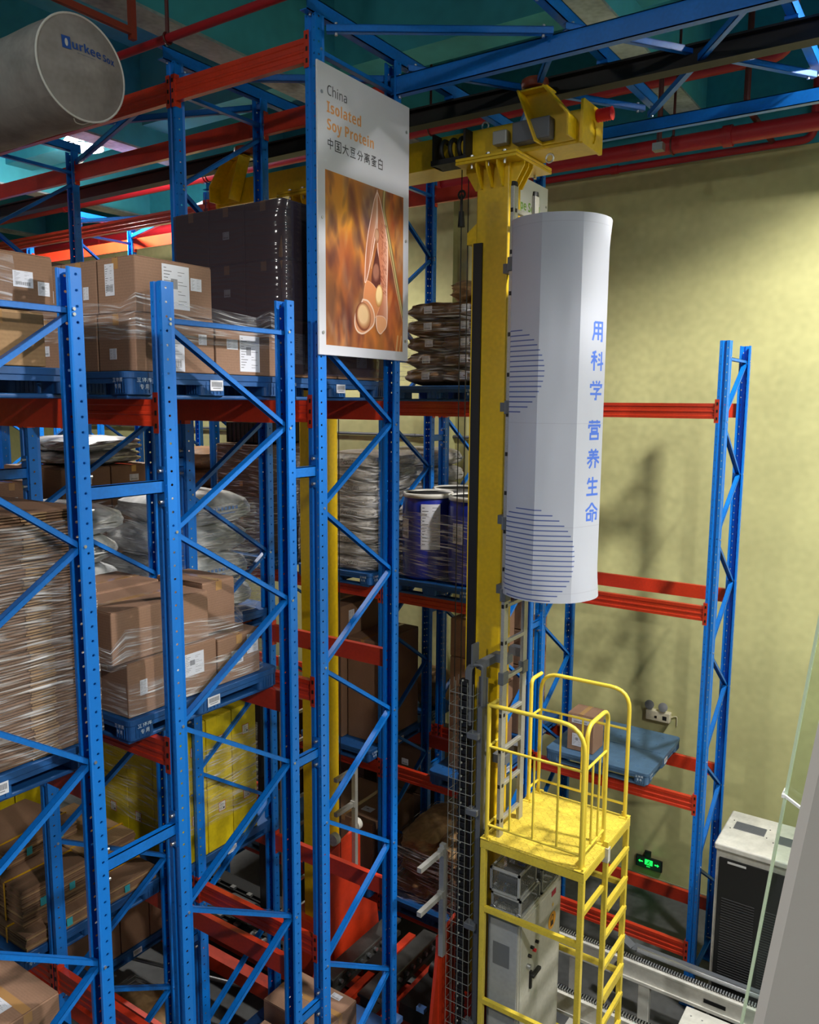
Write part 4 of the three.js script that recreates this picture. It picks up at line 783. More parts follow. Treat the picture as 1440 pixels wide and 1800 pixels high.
  mesh('drive_motor', [new THREE.CylinderGeometry(.11, .11, .34, 20).rotateZ(Math.PI / 2).translate(-6.0, .78, -5.7), new THREE.TorusGeometry(.09, .03, 8, 20, Math.PI).rotateX(Math.PI / 2).translate(-5.6, .7, -5.55)], M.steel, base);
  const hd = mesh('hoist_drive', [rbox(.24, 1.05, .34, .01, -5.84, 2.85, -5.92), span(-5.9, -5.8, .5, 2.33, -5.97, -5.87)], M.black, crane);
  mesh('motor', new THREE.CylinderGeometry(.085, .085, .3, 24).rotateZ(Math.PI / 2).translate(-5.93, 2.42, -5.68), M.steel, hd);
  mesh('dial', [new THREE.TorusGeometry(.035, .01, 8, 18).rotateY(Math.PI / 2).translate(-5.712, 2.78, -5.86), box(.008, .1, .06, -5.716, 3.0, -5.9)], M.zinc, hd);
  // red mast shoes
  mesh('mast_shoe', [span(-5.22, -4.76, .5, 1.05, CZ - .26, CZ + .26), span(-3.36, -2.95, .5, 1.05, CZ - .26, CZ + .26)], M.craneRed, crane);
  // lifting carriage
  const car = mesh('carriage', [span(-4.78, -4.74, .62, 1.88, CZ - .24, CZ + .3), span(-4.78, -4.6, .62, .66, CZ - .5, CZ + .55), span(-3.36, -3.32, .62, 1.7, CZ - .3, CZ + .5), span(-3.5, -3.32, .62, .66, CZ - .5, CZ + .55), span(-4.78, -3.32, .6, .68, CZ - .3, CZ - .2), span(-4.78, -3.32, .6, .68, CZ + .2, CZ + .3), span(-4.34, -4.26, .62, .74, CZ - .55, CZ + .6), span(-3.9, -3.82, .62, .74, CZ - .55, CZ + .6)], M.craneRed, crane);
  mesh('side_plate', metric(prism(poly([[-6.45, .62], [-5.35, .62], [-5.45, .8], [-5.62, 1.0], [-5.64, 1.88], [-6.0, 1.95], [-6.1, 1.2], [-6.4, .95]]), .03).rotateY(-Math.PI / 2).translate(-4.72, 0, 0)), M.craneRed, car);
  mesh('side_plate', metric(prism(poly([[-6.45, .6], [-5.3, .6], [-5.3, .95], [-5.42, 1.7], [-5.7, 1.75], [-5.95, 1.2], [-6.4, .95]]), .03).rotateY(-Math.PI / 2).translate(-3.33, 0, 0)), M.craneRed, car);
  mesh('guide_wheel', new THREE.CylinderGeometry(.06, .06, .06, 20).rotateX(Math.PI / 2).translate(-4.76, 1.96, CZ + .15), M.whiteMetal, car); mesh('guide_wheel', new THREE.CylinderGeometry(.06, .06, .06, 20).rotateX(Math.PI / 2).translate(-4.76, 1.96, CZ - .2), M.whiteMetal, car);
  for (const x of [-4.53, -4.08]) {
    const f = mesh('telescopic_fork', [rbox(.17, .035, 1.12, .012, x, .83, CZ), span(x - .06, x + .06, .66, .815, CZ - .5, CZ + .54), span(x - .09, x + .09, .68, .72, CZ - .54, CZ + .56)], std({ color: 0x4a4a48, roughness: .45, metalness: .3, map: rep(texBlotch, 2) }), car);
    for (let k = 0; k < 9; k++) mesh('roller', new THREE.CylinderGeometry(.02, .02, .03, 10).rotateZ(Math.PI / 2).translate(x + .08, .76, CZ - .45 + k * .11), M.zinc, f);
  }
  mesh('fork_drive', [span(-4.4, -4.2, .66, .78, CZ - .1, CZ + .15), span(-3.8, -3.45, .66, .82, CZ - .45, CZ + .4), new THREE.CylinderGeometry(.07, .07, .3, 16).rotateZ(Math.PI / 2).translate(-3.62, .86, CZ - .1)], M.black, car);
  mesh('sensor', [box(.08, .04, .05, -3.55, .88, CZ + .42), box(.07, .05, .1, -3.75, .74, CZ + .52)], std({ color: 0x6f9be0, roughness: .4 }), car);
  mesh('status_light', [new THREE.SphereGeometry(.012, 8, 6).translate(-4.0, .84, CZ - .62), new THREE.SphereGeometry(.012, 8, 6).translate(-3.93, .76, CZ - .6)], M.ledRed, car);
  for (const [x, z, y1, arms] of [[-4.7, CZ - .1, 2.62, [2.6, 2.25]], [-3.3, CZ + .5, 2.56, [2.5, 2.12]]]) {
    const s = mesh('guard_post', span(x - .022, x + .022, 1.55, y1, z - .022, z + .022), M.alu, car);
    for (const y of arms) mesh('guard_arm', [span(x - .02, x + .02, y - .02, y + .02, z, z + (x < -4 ? .3 : .36)), box(.05, .06, .05, x, y, z + .02)], M.alu, car);
  }
  tag(crane, 'tall yellow stacker crane with two masts, top girder and red lifting carriage', 'crane');
}
// ladder on the mast
{
  const g = T('crane_ladder', -2.84, 0, 0), z0 = CZ + .38, z1 = CZ + .03;
  for (const z of [z0, z1]) { mesh('stile', rbox(.03, 5.1, .07, .004, 0, 5.2, z), M.alu, g); mesh('end_cap', new THREE.CylinderGeometry(.03, .034, .03, 12).scale(.6, 1, 1.2).translate(0, 7.765, z), M.black, g); }
  for (let i = 0; i < 17; i++) mesh('rung', rbox(.032, .032, Math.abs(z0 - z1) - .06, .006, 0, 2.86 + i * .295, (z0 + z1) / 2), M.alu, g);
  for (let i = 0; i < 17; i++) mesh('rung_end', [box(.02, .03, .003, 0, 2.86 + i * .295, z0 + .036), box(.004, .026, .022, .017, 2.86 + i * .295, z0)], M.black, g);
  for (const y of [7.2, 6.16, 5.28, 4.72, 4.05]) for (const z of [z0, z1]) mesh('joint_plate', rbox(.05, .1, .09, .006, .0, y, z), M.greyPaint, g);
  tag(g, 'tall aluminium ladder along the yellow crane mast', 'ladder');
  const h = T('crane_ladder', -5.3, 0, 0);
  for (const z of [-5.62, -6.02]) mesh('stile', rbox(.03, 3.2, .06, .004, 0, 2.15, z), M.alu, h);
  for (let i = 0; i < 10; i++) mesh('rung', rbox(.03, .03, .36, .006, 0, .7 + i * .3, -5.82), M.alu, h);
  tag(h, 'short aluminium ladder behind the second yellow mast, low between the blue posts', 'ladder');
}
// printed fabric sleeve round the ladder cage
{
  const g = T('fabric_sleeve', -2.56, 0, -5.72), R = .37, y0 = 4.74, y1 = 7.5, N = 8, st = -131 * Math.PI / 180;
  const tex = canvasTex(1024, 1248, (c, w, h) => {
    c.fillStyle = '#a9adb9'; c.fillRect(0, 0, w, h);
    const U = (deg) => (deg + 131) / 360 * w, Y = (y) => (y1 - y) / (y1 - y0) * h, px = w / (8 * 2 * R * Math.sin(Math.PI / 8));
    for (const [a, y, r, n] of [[-38, 6.42, .31, 17], [-6, 5.07, .37, 20]]) for (let i = 0; i < n; i++) { const dy = -r + (i + .5) * 2 * r / n, half = Math.sqrt(r * r - dy * dy) * px; c.strokeStyle = '#3b4a86'; c.lineWidth = 3.4; c.beginPath(); c.moveTo(U(a) - half, Y(y + dy)); c.lineTo(U(a) + half, Y(y + dy)); c.stroke(); }
    [...'用科学营养生命'].forEach((ch, i) => han(c, ch, U(79) - 34, Y([6.78, 6.57, 6.36, 6.08, 5.87, 5.67, 5.475][i]), 68, '#3f66c4', 11));
    c.strokeStyle = 'rgba(150,152,165,.6)'; c.lineWidth = 2; for (const y of [y1 - .06, y0 + .07, 6.05, 5.3]) { c.beginPath(); c.moveTo(0, Y(y)); c.lineTo(w, Y(y)); c.stroke(); }
  });
  const SUB = 6, NY = 28, panels = [];
  for (let k = 1; k < N; k++) {                                   // open on the ladder side
    const pos = [], uv = [], idx = [], a0 = st + k * Math.PI * 2 / N, a1 = a0 + Math.PI * 2 / N;
    for (let i = 0; i <= SUB; i++) for (let j = 0; j <= NY; j++) {
      const t = i / SUB, f = k + t, v = j / NY, y = y0 + (y1 - y0) * v, sag = Math.sin(Math.PI * t) * (.006 * nz(f * 1.3, y * 1.1, 3) + .006 + .004 * nz(f * 3, y * 3, 8));
      const e = Math.min(v, 1 - v) * (y1 - y0), rd = .75 * Math.max(0, 1 - e / .35) ** 1.5, am = a0 + (a1 - a0) * t;      // round hoops at both ends
      const fx = Math.sin(a0) * (1 - t) + Math.sin(a1) * t, fz = Math.cos(a0) * (1 - t) + Math.cos(a1) * t;
      pos.push((fx + (Math.sin(am) - fx) * rd) * (R + sag), y, (fz + (Math.cos(am) - fz) * rd) * (R + sag)); uv.push(f / N, v);
    }
    for (let i = 0; i < SUB; i++) for (let j = 0; j < NY; j++) { const p = i * (NY + 1) + j, q = p + NY + 1; idx.push(p, q, q + 1, p, q + 1, p + 1); }
    const pg = new THREE.BufferGeometry(); pg.setAttribute('position', new THREE.Float32BufferAttribute(pos, 3)); pg.setAttribute('uv', new THREE.Float32BufferAttribute(uv, 2)); pg.setIndex(idx); pg.computeVertexNormals(); panels.push(pg);
  }
  const geo = merge(panels);
  mesh('fabric', geo, std({ map: tex, roughness: .6, side: THREE.DoubleSide }), g);
  const hoop = (y, r) => { const n = 42, p = []; for (let i = 6; i <= n + 6; i++) { const a = st + (i / 48) * Math.PI * 2; p.push(V(Math.sin(a) * r, y, Math.cos(a) * r)); } const parts = []; for (let i = 0; i < n; i++) parts.push(bar(p[i], p[i + 1], .012, .03)); return merge(parts); };
  for (const y of [y1 - .02, 6.8, 6.1, 5.4, y0 + .02]) mesh('cage_hoop', hoop(y, R * .9), M.alu, g);
  tag(g, 'tall pale grey fabric sleeve with striped discs and blue lettering around the crane ladder', 'banner');
}
// yellow service platform with rails, ladder and legs
{
  const g = T('service_platform', 0, 0, 0), X0 = -2.95, X1 = -2.07, Z0 = -5.4, Z1 = -6.42, Y = 2.72, r = .017, top = Y + 1.12, mid = Y + .78, low = Y + .12;
  const deck = mesh('deck', rbox(X1 - X0, .012, Z0 - Z1, .004, (X0 + X1) / 2, Y, (Z0 + Z1) / 2), M.tread, g);
  mesh('deck_frame', [span(X0, X1, Y - .075, Y - .006, Z0 - .035, Z0), span(X0, X1, Y - .075, Y - .006, Z1, Z1 + .035), span(X0, X0 + .035, Y - .074, Y - .007, Z1 + .036, Z0 - .036), span(X1 - .035, X1, Y - .074, Y - .007, Z1 + .036, Z0 - .036)], M.platform, g);
  const tube = (pts, c = .1, rad = r) => pipe(pts.map((p) => V(...p)), rad, 12, c);
  const zi = Z0 - .03, zo = Z1 + .03, xa = X0 + .04, xb = X1 - .04;
  // near rail
  const near = mesh('side_rail', [tube([[xa, top, zi], [xb, top, zi], [xb, Y, zi]], .2), tube([[xa, Y, zi], [xa, top + .01, zi]])], M.platform, g);
  mesh('rail_bar', tube([[xa, mid, zi], [xb, mid, zi]], .1, .011), M.platform, near); mesh('rail_bar', tube([[xa, low, zi], [xb, low, zi]], .1, .011), M.platform, near);
  for (let i = 1; i < 4; i++) mesh('baluster', tube([[xa + (xb - xa) * i / 4, low, zi], [xa + (xb - xa) * i / 4, mid, zi]], .1, .009), M.platform, near);
  mesh('rail_return', [tube([[xa, top - .01, zi], [xa, top - .01, zi - .2], [xa, Y, zi - .2]], .06), tube([[xa, mid, zi], [xa, mid, zi - .2]], .1, .011), tube([[xa, low, zi], [xa, low, zi - .2]], .1, .011)], M.platform, near);
  // far rail
  const far = mesh('side_rail', tube([[xa, Y, zo], [xa, top, zo], [xb, top, zo], [xb, Y, zo]], .17), M.platform, g);
  mesh('rail_bar', tube([[xa, mid, zo], [xb, mid, zo]], .1, .011), M.platform, far); mesh('rail_bar', tube([[xa, low, zo], [xb, low, zo]], .1, .011), M.platform, far);
  for (let i = 1; i < 4; i++) mesh('baluster', tube([[xa + (xb - xa) * i / 4, low, zo], [xa + (xb - xa) * i / 4, mid, zo]], .1, .009), M.platform, far);
  mesh('rail_return', [tube([[xa, top - .01, zo], [xa, top - .01, zo + .2], [xa, Y, zo + .2]], .06), tube([[xa, mid, zo], [xa, mid, zo + .2]], .1, .011), tube([[xa, low, zo], [xa, low, zo + .2]], .1, .011)], M.platform, far);
  // end gate rail on the free side, next to the ladder opening
  const ze = zi - .46, gate = mesh('end_rail', tube([[xb + .0, Y, zi - .04], [xb, top, zi - .04], [xb, top, ze], [xb, Y, ze]], .11), M.platform, g);
  mesh('rail_bar', tube([[xb, mid, zi - .04], [xb, mid, ze]], .1, .011), M.platform, gate); mesh('rail_bar', tube([[xb, low, zi - .04], [xb, low, ze]], .1, .011), M.platform, gate);
  for (let i = 1; i < 3; i++) mesh('baluster', tube([[xb, low, zi - .04 + (ze - zi + .04) * i / 3], [xb, mid, zi - .04 + (ze - zi + .04) * i / 3]], .1, .009), M.platform, gate);
  for (const [x, z] of [[xa, zi], [xb, zi], [xa, zo], [xb, zo], [xb, ze], [xa, zi - .2], [xa, zo + .2]]) mesh('base_plate', [rbox(.08, .008, .08, .003, x, Y + .01, z), new THREE.CylinderGeometry(.008, .008, .03, 6).translate(x + .028, Y + .02, z + .028), new THREE.CylinderGeometry(.008, .008, .03, 6).translate(x - .028, Y + .02, z - .028)], M.platform, g);
  // legs and cross bars
  for (const [x, z] of [[X0 + .02, Z0 - .02], [X1 - .02, Z0 - .02], [X1 - .02, Z1 + .02], [X0 + .02, Z1 + .02]]) { mesh('leg', rbox(.044, Y - .085, .044, .004, x + (x < -2.5 ? .003 : -.003), (Y - .085) / 2 + .006, z + (z > -5.9 ? -.004 : .004)), M.platform, g); mesh('foot', rbox(.1, .012, .1, .003, x, .006, z), M.platform, g); }
  for (const y of [2.12, 1.3, .5]) for (const z of [Z0 - .02, Z1 + .02]) mesh('cross_bar', span(X0 + .04, X1 - .04, y - .02, y + .02, z - .018, z + .018), M.platform, g);
  for (const y of [2.12, 1.3, .5]) mesh('cross_bar', span(X1 - .038, X1 - .002, y - .02, y + .02, Z1 + .04, Z1 + .45), M.platform, g);
  // built-in ladder on the free end
  const za = -5.86; mesh('ladder_stile', rbox(.04, Y + .05, .035, .004, X1 - .0, (Y + .05) / 2, za), M.platform, g); mesh('stile_collar', box(.05, .12, .05, X1, Y - .06, za), M.whiteMetal, g);
  for (let i = 0; i < 9; i++) mesh('ladder_rung', span(X1 - .02, X1 + .012, .28 + i * .27, .315 + i * .27, Z1 + .03, za - .01), M.platform, g);
  for (let i = 0; i < 2; i++) mesh('cross_bar', span(X1 - .03, X1 - .0, 2.36 - i * 1.4, 2.4 - i * 1.4, za, Z0 - .04), M.platform, g);
  tag(g, 'yellow railed service platform on legs with a rung ladder beside the crane mast', 'platform');
}
// control cabinet under the platform
{
  const g = T('control_cabinet', 0, 0, 0), x0 = -2.93, x1 = -2.64, z0 = -5.52, z1 = -6.34, H = 2.04;
  mesh('cabinet_body', rbox(x1 - x0, H - .1, z0 - z1, .008, (x0 + x1) / 2, .1 + (H - .1) / 2, (z0 + z1) / 2), M.cabinet, g);
  mesh('side_panel', rbox(x1 - x0 - .03, H - .2, .012, .004, (x0 + x1) / 2, H / 2 + .06, z0 + .004), M.cabinetSide, g);
  const plate = print(.15, .2, std({ color: 0x8d9296, roughness: .5, map: rep(texMesh, 6) }), 'vent_panel'); plate.position.set((x0 + x1) / 2 - .01, H - .34, z0 + .012); g.add(plate);
  const door = mesh('door', rbox(.012, H - .16, z0 - z1 - .04, .004, x1 + .004, H / 2 + .05, (z0 + z1) / 2), M.cabinet, g);
  mesh('handle', [rbox(.02, .16, .03, .006, x1 + .018, 1.42, z0 - .2), rbox(.035, .03, .15, .008, x1 + .036, 1.46, z0 - .26)], M.black, door);
  for (let i = 0; i < 4; i++) mesh('button', new THREE.CylinderGeometry(.014, .014, .03, 14).rotateZ(Math.PI / 2).translate(x1 + .022, 1.66 + (i % 2) * .05, z0 - .16 - i * .045), i === 2 ? M.bufferRed : M.black, door);
  mesh('key_switch', [new THREE.CylinderGeometry(.02, .02, .04, 14).rotateZ(Math.PI / 2).translate(x1 + .026, 1.58, z0 - .14)], M.zinc, door);
  const warn = canvasTex(128, 128, (c) => { c.clearRect(0, 0, 128, 128); c.fillStyle = '#e8a21c'; c.beginPath(); c.arc(64, 64, 62, 0, 7); c.fill(); c.strokeStyle = '#3a2a10'; c.lineWidth = 9; c.beginPath(); c.arc(64, 46, 20, Math.PI, 0); c.lineTo(84, 70); c.lineTo(44, 70); c.closePath(); c.stroke(); c.fillStyle = '#3a2a10'; c.fillRect(40, 70, 48, 34); });
  const w = print(.16, .16, std({ map: warn, transparent: true, roughness: .5 }), 'warning_sticker'); faceX(w); w.position.set(x1 + .0115, 1.72, z1 + .2); door.add(w); w.castShadow = false;
  const w2 = print(.09, .05, std({ color: 0x9c2a3a }), 'red_sticker'); faceX(w2); w2.position.set(x1 + .0115, 1.97, z1 + .18); door.add(w2);
  const bolt = canvasTex(64, 96, (c) => { c.clearRect(0, 0, 64, 96); c.fillStyle = '#d8b018'; c.beginPath(); c.moveTo(38, 2); c.lineTo(8, 54); c.lineTo(30, 54); c.lineTo(20, 94); c.lineTo(56, 38); c.lineTo(34, 38); c.closePath(); c.fill(); });
  const w3 = print(.05, .075, std({ map: bolt, transparent: true }), 'hazard_mark'); faceX(w3); w3.position.set(x1 + .0115, 1.86, z1 + .19); door.add(w3); w3.castShadow = false;
  mesh('plinth', rbox(x1 - x0 - .02, .1, z0 - z1 - .02, .004, (x0 + x1) / 2, .05, (z0 + z1) / 2), M.black, g);
  mesh('lifting_eye', [x0 + .03, x1 - .03].map((x) => new THREE.TorusGeometry(.022, .007, 8, 16).translate(x, H + .02, z0 - .03)), M.zinc, g);
  tag(g, 'light grey electric cabinet with handle and warning stickers under the yellow platform', 'cabinet');
  // perforated resistor boxes stacked on it
  const rbx = (xa, xb, ya, yb, za, zb, label) => {
    const b = T('resistor_box', (xa + xb) / 2, ya, (za + zb) / 2), w = xb - xa, h = yb - ya, d = Math.abs(za - zb), e = .018;
    mesh('frame_edges', [...[-1, 1].flatMap((i) => [-1, 1].map((j) => box(e, h, e, i * (w / 2 - e / 2), h / 2, j * (d / 2 - e / 2)))), ...[0, 1].flatMap((t) => [-1, 1].flatMap((i) => [box(w, e, e, 0, t ? h - e / 2 : e / 2, i * (d / 2 - e / 2)), box(e, e, d, i * (w / 2 - e / 2), t ? h - e / 2 : e / 2, 0)]))], M.cabinetSide, b);
    const gm = M.grille, gx = metric(new THREE.PlaneGeometry(w - e, h - e)); const sc = (g2) => { const u = g2.attributes.uv; for (let i = 0; i < u.count; i++) u.setXY(i, u.getX(i) * 9, u.getY(i) * 9); return g2; };
    mesh('mesh_panel', sc(metric(new THREE.PlaneGeometry(w - e, h - e).translate(0, h / 2, d / 2 - .006))), gm, b);
    mesh('mesh_panel', sc(metric(new THREE.PlaneGeometry(d - e, h - e).rotateY(Math.PI / 2).translate(w / 2 - .006, h / 2, 0))), gm, b);
    mesh('mesh_panel', sc(metric(new THREE.PlaneGeometry(w - e, d - e).rotateX(-Math.PI / 2).translate(0, h - .006, 0))), gm, b);
    mesh('coils', [0, 1, 2].map((i) => rod(V(-w / 2 + .05, h / 2, (i - 1) * d / 4), V(w / 2 - .05, h / 2, (i - 1) * d / 4), Math.min(h / 3, .035))), M.greyPaint, b);
    return tag(b, label, 'resistor box');
  };
  rbx(x0 + .01, x1 - .01, H + .005, H + .16, z0 - .4, z0 - .03, 'lower perforated grey box on the front of the cabinet top');
  rbx(x0 - .0, x1 - .02, H + .17, H + .38, z0 - .34, z0 - .02, 'larger perforated grey box stacked on the cabinet below the platform');
  rbx(x0 + .02, x1 - .01, H + .005, H + .24, z1 + .04, z1 + .38, 'perforated grey box at the rear of the cabinet top');
}
// wire guard with cable chain in front of the mast
{
  const g = T('cable_guard', 0, 0, 0), x0 = -3.27, x1 = -3.05, z0 = -5.42, z1 = -5.56, ya = .1, yb = 3.98, wires = [];
  for (let y = ya; y <= yb; y += .105) wires.push(rod(V(x0, y, z1), V(x0, y, z0), .003, 5), rod(V(x0, y, z0), V(x1, y, z0), .003, 5), rod(V(x1, y, z0), V(x1, y, z1), .003, 5));
  for (const [x, z] of [[x0, z1], [x0, (z0 + z1) / 2], [x0, z0], [x0 + .055, z0], [x0 + .11, z0], [x0 + .165, z0], [x1, z0], [x1, (z0 + z1) / 2], [x1, z1]]) wires.push(rod(V(x, ya, z), V(x, yb, z), .003, 5));
  mesh('wire_mesh', wires, M.wireMesh, g);
  const links = []; for (let y = ya; y < yb - .05; y += .058) links.push(rbox(.075, .05, .06, .008, x0 + .1, y + .03, z0 - .07));
  mesh('cable_chain', links, M.black, g);
  const studs = []; for (let y = ya; y < yb - .05; y += .116) studs.push(new THREE.SphereGeometry(.011, 8, 6).translate(x0 + .1, y + .05, z0 - .036)); mesh('chain_studs', studs, M.wireMesh, g);
  mesh('back_channel', [span(x1 - .03, x1 + .045, ya, yb + .02, z1 - .02, z1), span(x1 + .02, x1 + .06, ya, yb - .2, z1 - .05, z0 - .04)], M.greyPaint, g);
  for (const y of [3.55, 2.9, 1.9, 1.0]) mesh('clip', rbox(.1, .05, .08, .006, x1 + .0, y, z0 - .03), M.greyPaint, g);
  for (let i = 0; i < 4; i++) mesh('cable', pipe([V(x1 - .11 + i * .012, 3.6, z0 - .08), V(x1 - .11 + i * .012, 4.1, z0 - .08), V(x1 + .03, 4.12, z0 - .09 - i * .012), V(x1 + .03, 3.1, z0 - .09 - i * .012)], .014, 8, .09), M.greyPaint, g);
  mesh('top_arm', [bar(V(x1 - .02, 4.1, z0 - .1), V(x1 + .07, 4.16, CZ + .175), .06, .06), span(x1 - .06, x1 - .045, 4.1, 4.28, z0 - .16, z0 - .06)], M.greyPaint, g);
  tag(g, 'black cable chain inside a wire cage with grey cables on top, beside the crane mast', 'cable guard');
}
// ------------------------------------------------------------------ signs
const soyTex = canvasTex(768, 1344, (c, w, h) => {
  c.fillStyle = '#d4d5e0'; c.fillRect(0, 0, w, h);
  c.fillStyle = '#3c3c44'; c.font = '62px sans-serif'; c.fillText('China', 68, 134);
  c.fillStyle = '#e09a5e'; c.font = 'bold 70px sans-serif'; c.fillText('Isolated', 66, 212); c.fillText('Soy Protein', 66, 290);
  hanLine(c, '中国大豆分离蛋白', 66, 322, 55, '#33333c', 9, 58.5);
  // printed photograph: soft autumn colours and an open soybean pod
  const X0 = 52, Y0 = 474, X1 = 716, Y1 = 1296, W = X1 - X0, Hh = Y1 - Y0; c.save(); c.beginPath(); c.rect(X0, Y0, W, Hh); c.clip();
  c.fillStyle = '#b06a34'; c.fillRect(X0, Y0, W, Hh);
  let s = 5; const q = () => { s = (s * 1103515245 + 12345) % 2147483648; return s / 2147483648; };
  const px = (u) => X0 + u * W, py = (v) => Y0 + v * Hh;
  const blob = (u, v, r, col, a, sx = .6, sy = 1.2, rot = 0) => { c.save(); c.translate(px(u), py(v)); c.rotate(rot); c.scale(sx, sy); const gr = c.createRadialGradient(0, 0, 0, 0, 0, r); gr.addColorStop(0, 'rgba(' + col + ',' + a + ')'); gr.addColorStop(.55, 'rgba(' + col + ',' + a * .6 + ')'); gr.addColorStop(1, 'rgba(' + col + ',0)'); c.fillStyle = gr; c.beginPath(); c.arc(0, 0, r, 0, 7); c.fill(); c.restore(); };
  for (const [u, v, r, col, a] of [[.15, .1, 200, '232,150,40', .8], [.3, .25, 190, '246,160,34', .9], [.12, .3, 150, '240,170,60', .6], [.25, .42, 150, '214,110,36', .7], [.55, .08, 150, '150,120,110', .7], [.5, .22, 110, '140,110,120', .6], [.9, .1, 150, '190,60,30', .7], [.95, .35, 150, '216,150,80', .6], [.85, .6, 180, '150,58,36', .8], [.2, .62, 170, '200,106,48', .7], [.1, .8, 170, '100,64,52', .8], [.3, .9, 150, '84,48,44', .7], [.55, .95, 120, '210,120,50', .7], [.85, .9, 170, '214,110,66', .8], [.35, .62, 90, '120,60,50', .6]]) blob(u, v, r, col, a);
  for (let i = 0; i < 190; i++) { const u = q(), v = q(), k = q(); blob(u, v, 22 + q() * 50, k < .3 ? (v < .45 ? '250,180,60' : '226,132,60') : k < .62 ? '92,36,40' : k < .8 ? '190,150,120' : '70,40,44', .42, .45 + q() * .3, 1.3 + q() * .8, (q() - .5) * .9); }
  const path = (pts) => { c.beginPath(); c.moveTo(px(pts[0]), py(pts[1])); for (let i = 2; i < pts.length - 2; i += 2) { const mx = (pts[i] + pts[i + 2]) / 2, my = (pts[i + 1] + pts[i + 3]) / 2; c.quadraticCurveTo(px(pts[i]), py(pts[i + 1]), px(mx), py(my)); } c.lineTo(px(pts[pts.length - 2]), py(pts[pts.length - 1])); };
  const shape = (pts, fill, stroke, lw = 3) => { path(pts); c.closePath(); c.fillStyle = fill; c.fill(); if (stroke) { c.strokeStyle = stroke; c.lineWidth = lw; c.stroke(); } };
  c.lineCap = 'round';
  for (const [lw, col] of [[26, '#7d6a44'], [14, '#a8925c'], [5, '#d8c48c']]) { c.strokeStyle = col; c.lineWidth = lw; path([.74, -.02, .71, .1, .76, .2, .83, .36, .92, .58, 1.0, .76]); c.stroke(); }
  c.strokeStyle = '#e0b080'; c.lineWidth = 6; path([.72, .16, .8, .36, .93, .66, 1.0, .8]); c.stroke();
  const gl = c.createLinearGradient(px(.42), 0, px(.66), 0); gl.addColorStop(0, '#e6bfae'); gl.addColorStop(.35, '#b06a48'); gl.addColorStop(.7, '#c98a6c'); gl.addColorStop(1, '#dcae94');
  shape([.637, .02, .6, .07, .575, .14, .52, .28, .485, .42, .475, .565, .475, .6, .5, .58, .56, .44, .6, .34, .635, .2, .637, .02], gl, '#f0d0c4', 6);         // left valve
  const gr2 = c.createLinearGradient(px(.62), 0, px(.8), 0); gr2.addColorStop(0, '#b86844'); gr2.addColorStop(.5, '#c98060'); gr2.addColorStop(1, '#e8bcaa');
  shape([.637, .02, .67, .055, .715, .145, .77, .275, .785, .42, .775, .53, .77, .64, .78, .78, .77, .85, .72, .88, .68, .905, .63, .87, .62, .8, .66, .72, .69, .6, .67, .5, .64, .34, .637, .02], gr2, '#f2d2c6', 6);   // right valve
  shape([.63, .36, .6, .44, .56, .54, .56, .6, .6, .66, .68, .62, .69, .54, .66, .42, .63, .36], '#5e2a22');                                                     // dark hollow
  shape([.5, .58, .56, .58, .66, .64, .68, .72, .62, .8, .56, .84, .48, .78, .45, .72, .47, .62, .5, .58], '#d88a58', '#e8b08c', 3);
  shape([.45, .7, .42, .74, .36, .78, .34, .85, .37, .9, .445, .915, .53, .885, .607, .84, .6, .76, .52, .7, .45, .7], '#d9946a', '#f0d0bc', 9);                  // lower left lobe
  shape([.63, .79, .7, .78, .765, .8, .77, .85, .72, .88, .68, .905, .63, .87, .63, .79], '#eba676', '#f0c8b0', 4);
  c.strokeStyle = 'rgba(120,44,20,.55)'; c.lineWidth = 3; for (let i = 0; i < 120; i++) { const v = .2 + q() * .45, u = .68 + q() * .08; c.beginPath(); c.moveTo(px(u), py(v)); c.lineTo(px(u + .012), py(v + .012)); c.stroke(); }
  c.strokeStyle = 'rgba(250,226,214,.7)'; c.lineWidth = 3; for (const k of [.03, .06]) { path([.637, .05, .6 + k, .2, .53 + k, .36, .5 + k, .5]); c.stroke(); }
  const bean = (u, v, ru, rv, rot, a, b) => { c.save(); c.translate(px(u), py(v)); c.rotate(rot); c.scale(ru * W, rv * Hh); const gr = c.createRadialGradient(-.25, -.35, .1, 0, 0, 1.02); gr.addColorStop(0, a); gr.addColorStop(.6, a); gr.addColorStop(1, b); c.fillStyle = gr; c.beginPath(); c.arc(0, 0, 1, 0, 7); c.fill(); c.restore(); };
  bean(.635, .29, .03, .045, 0, '#c89878', '#9a5c40'); bean(.625, .52, .05, .062, .1, '#9a6450', '#5a2a20');
  c.fillStyle = '#8a4a30'; c.beginPath(); c.ellipse(px(.455), py(.805), .1 * W, .088 * Hh, -.2, 0, 7); c.fill();
  bean(.463, .8, .09, .08, -.2, '#efc898', '#a8643e'); bean(.665, .66, .052, .072, .15, '#f4d49a', '#b8763c');
  for (const [u, w2] of [[.93, 12], [.98, 9]]) { c.strokeStyle = '#e2b07c'; c.lineWidth = w2; path([u, .9, u - .015, .96, u - .03, 1.05]); c.stroke(); }
  c.restore();
});
function board(w, h, tex, label, x, y, z) {
  const g = T('hanging_sign', x, y, z, Math.PI / 2);
  mesh('panel', rbox(w, h, .012, .003), M.white, g);
  const p = print(w - .004, h - .004, printed(tex, { roughness: .35 }), 'print'); p.position.z = .0068; g.add(p);
  for (const [u, v] of [[-.46, .4], [.46, .4], [-.46, -.02], [.46, -.02], [-.46, -.42], [.46, -.42]]) mesh('screw', new THREE.CylinderGeometry(.011, .011, .006, 12).rotateX(Math.PI / 2).translate(u * w, v * h, .0105), M.zinc, g);
  return tag(g, label, 'sign');
}
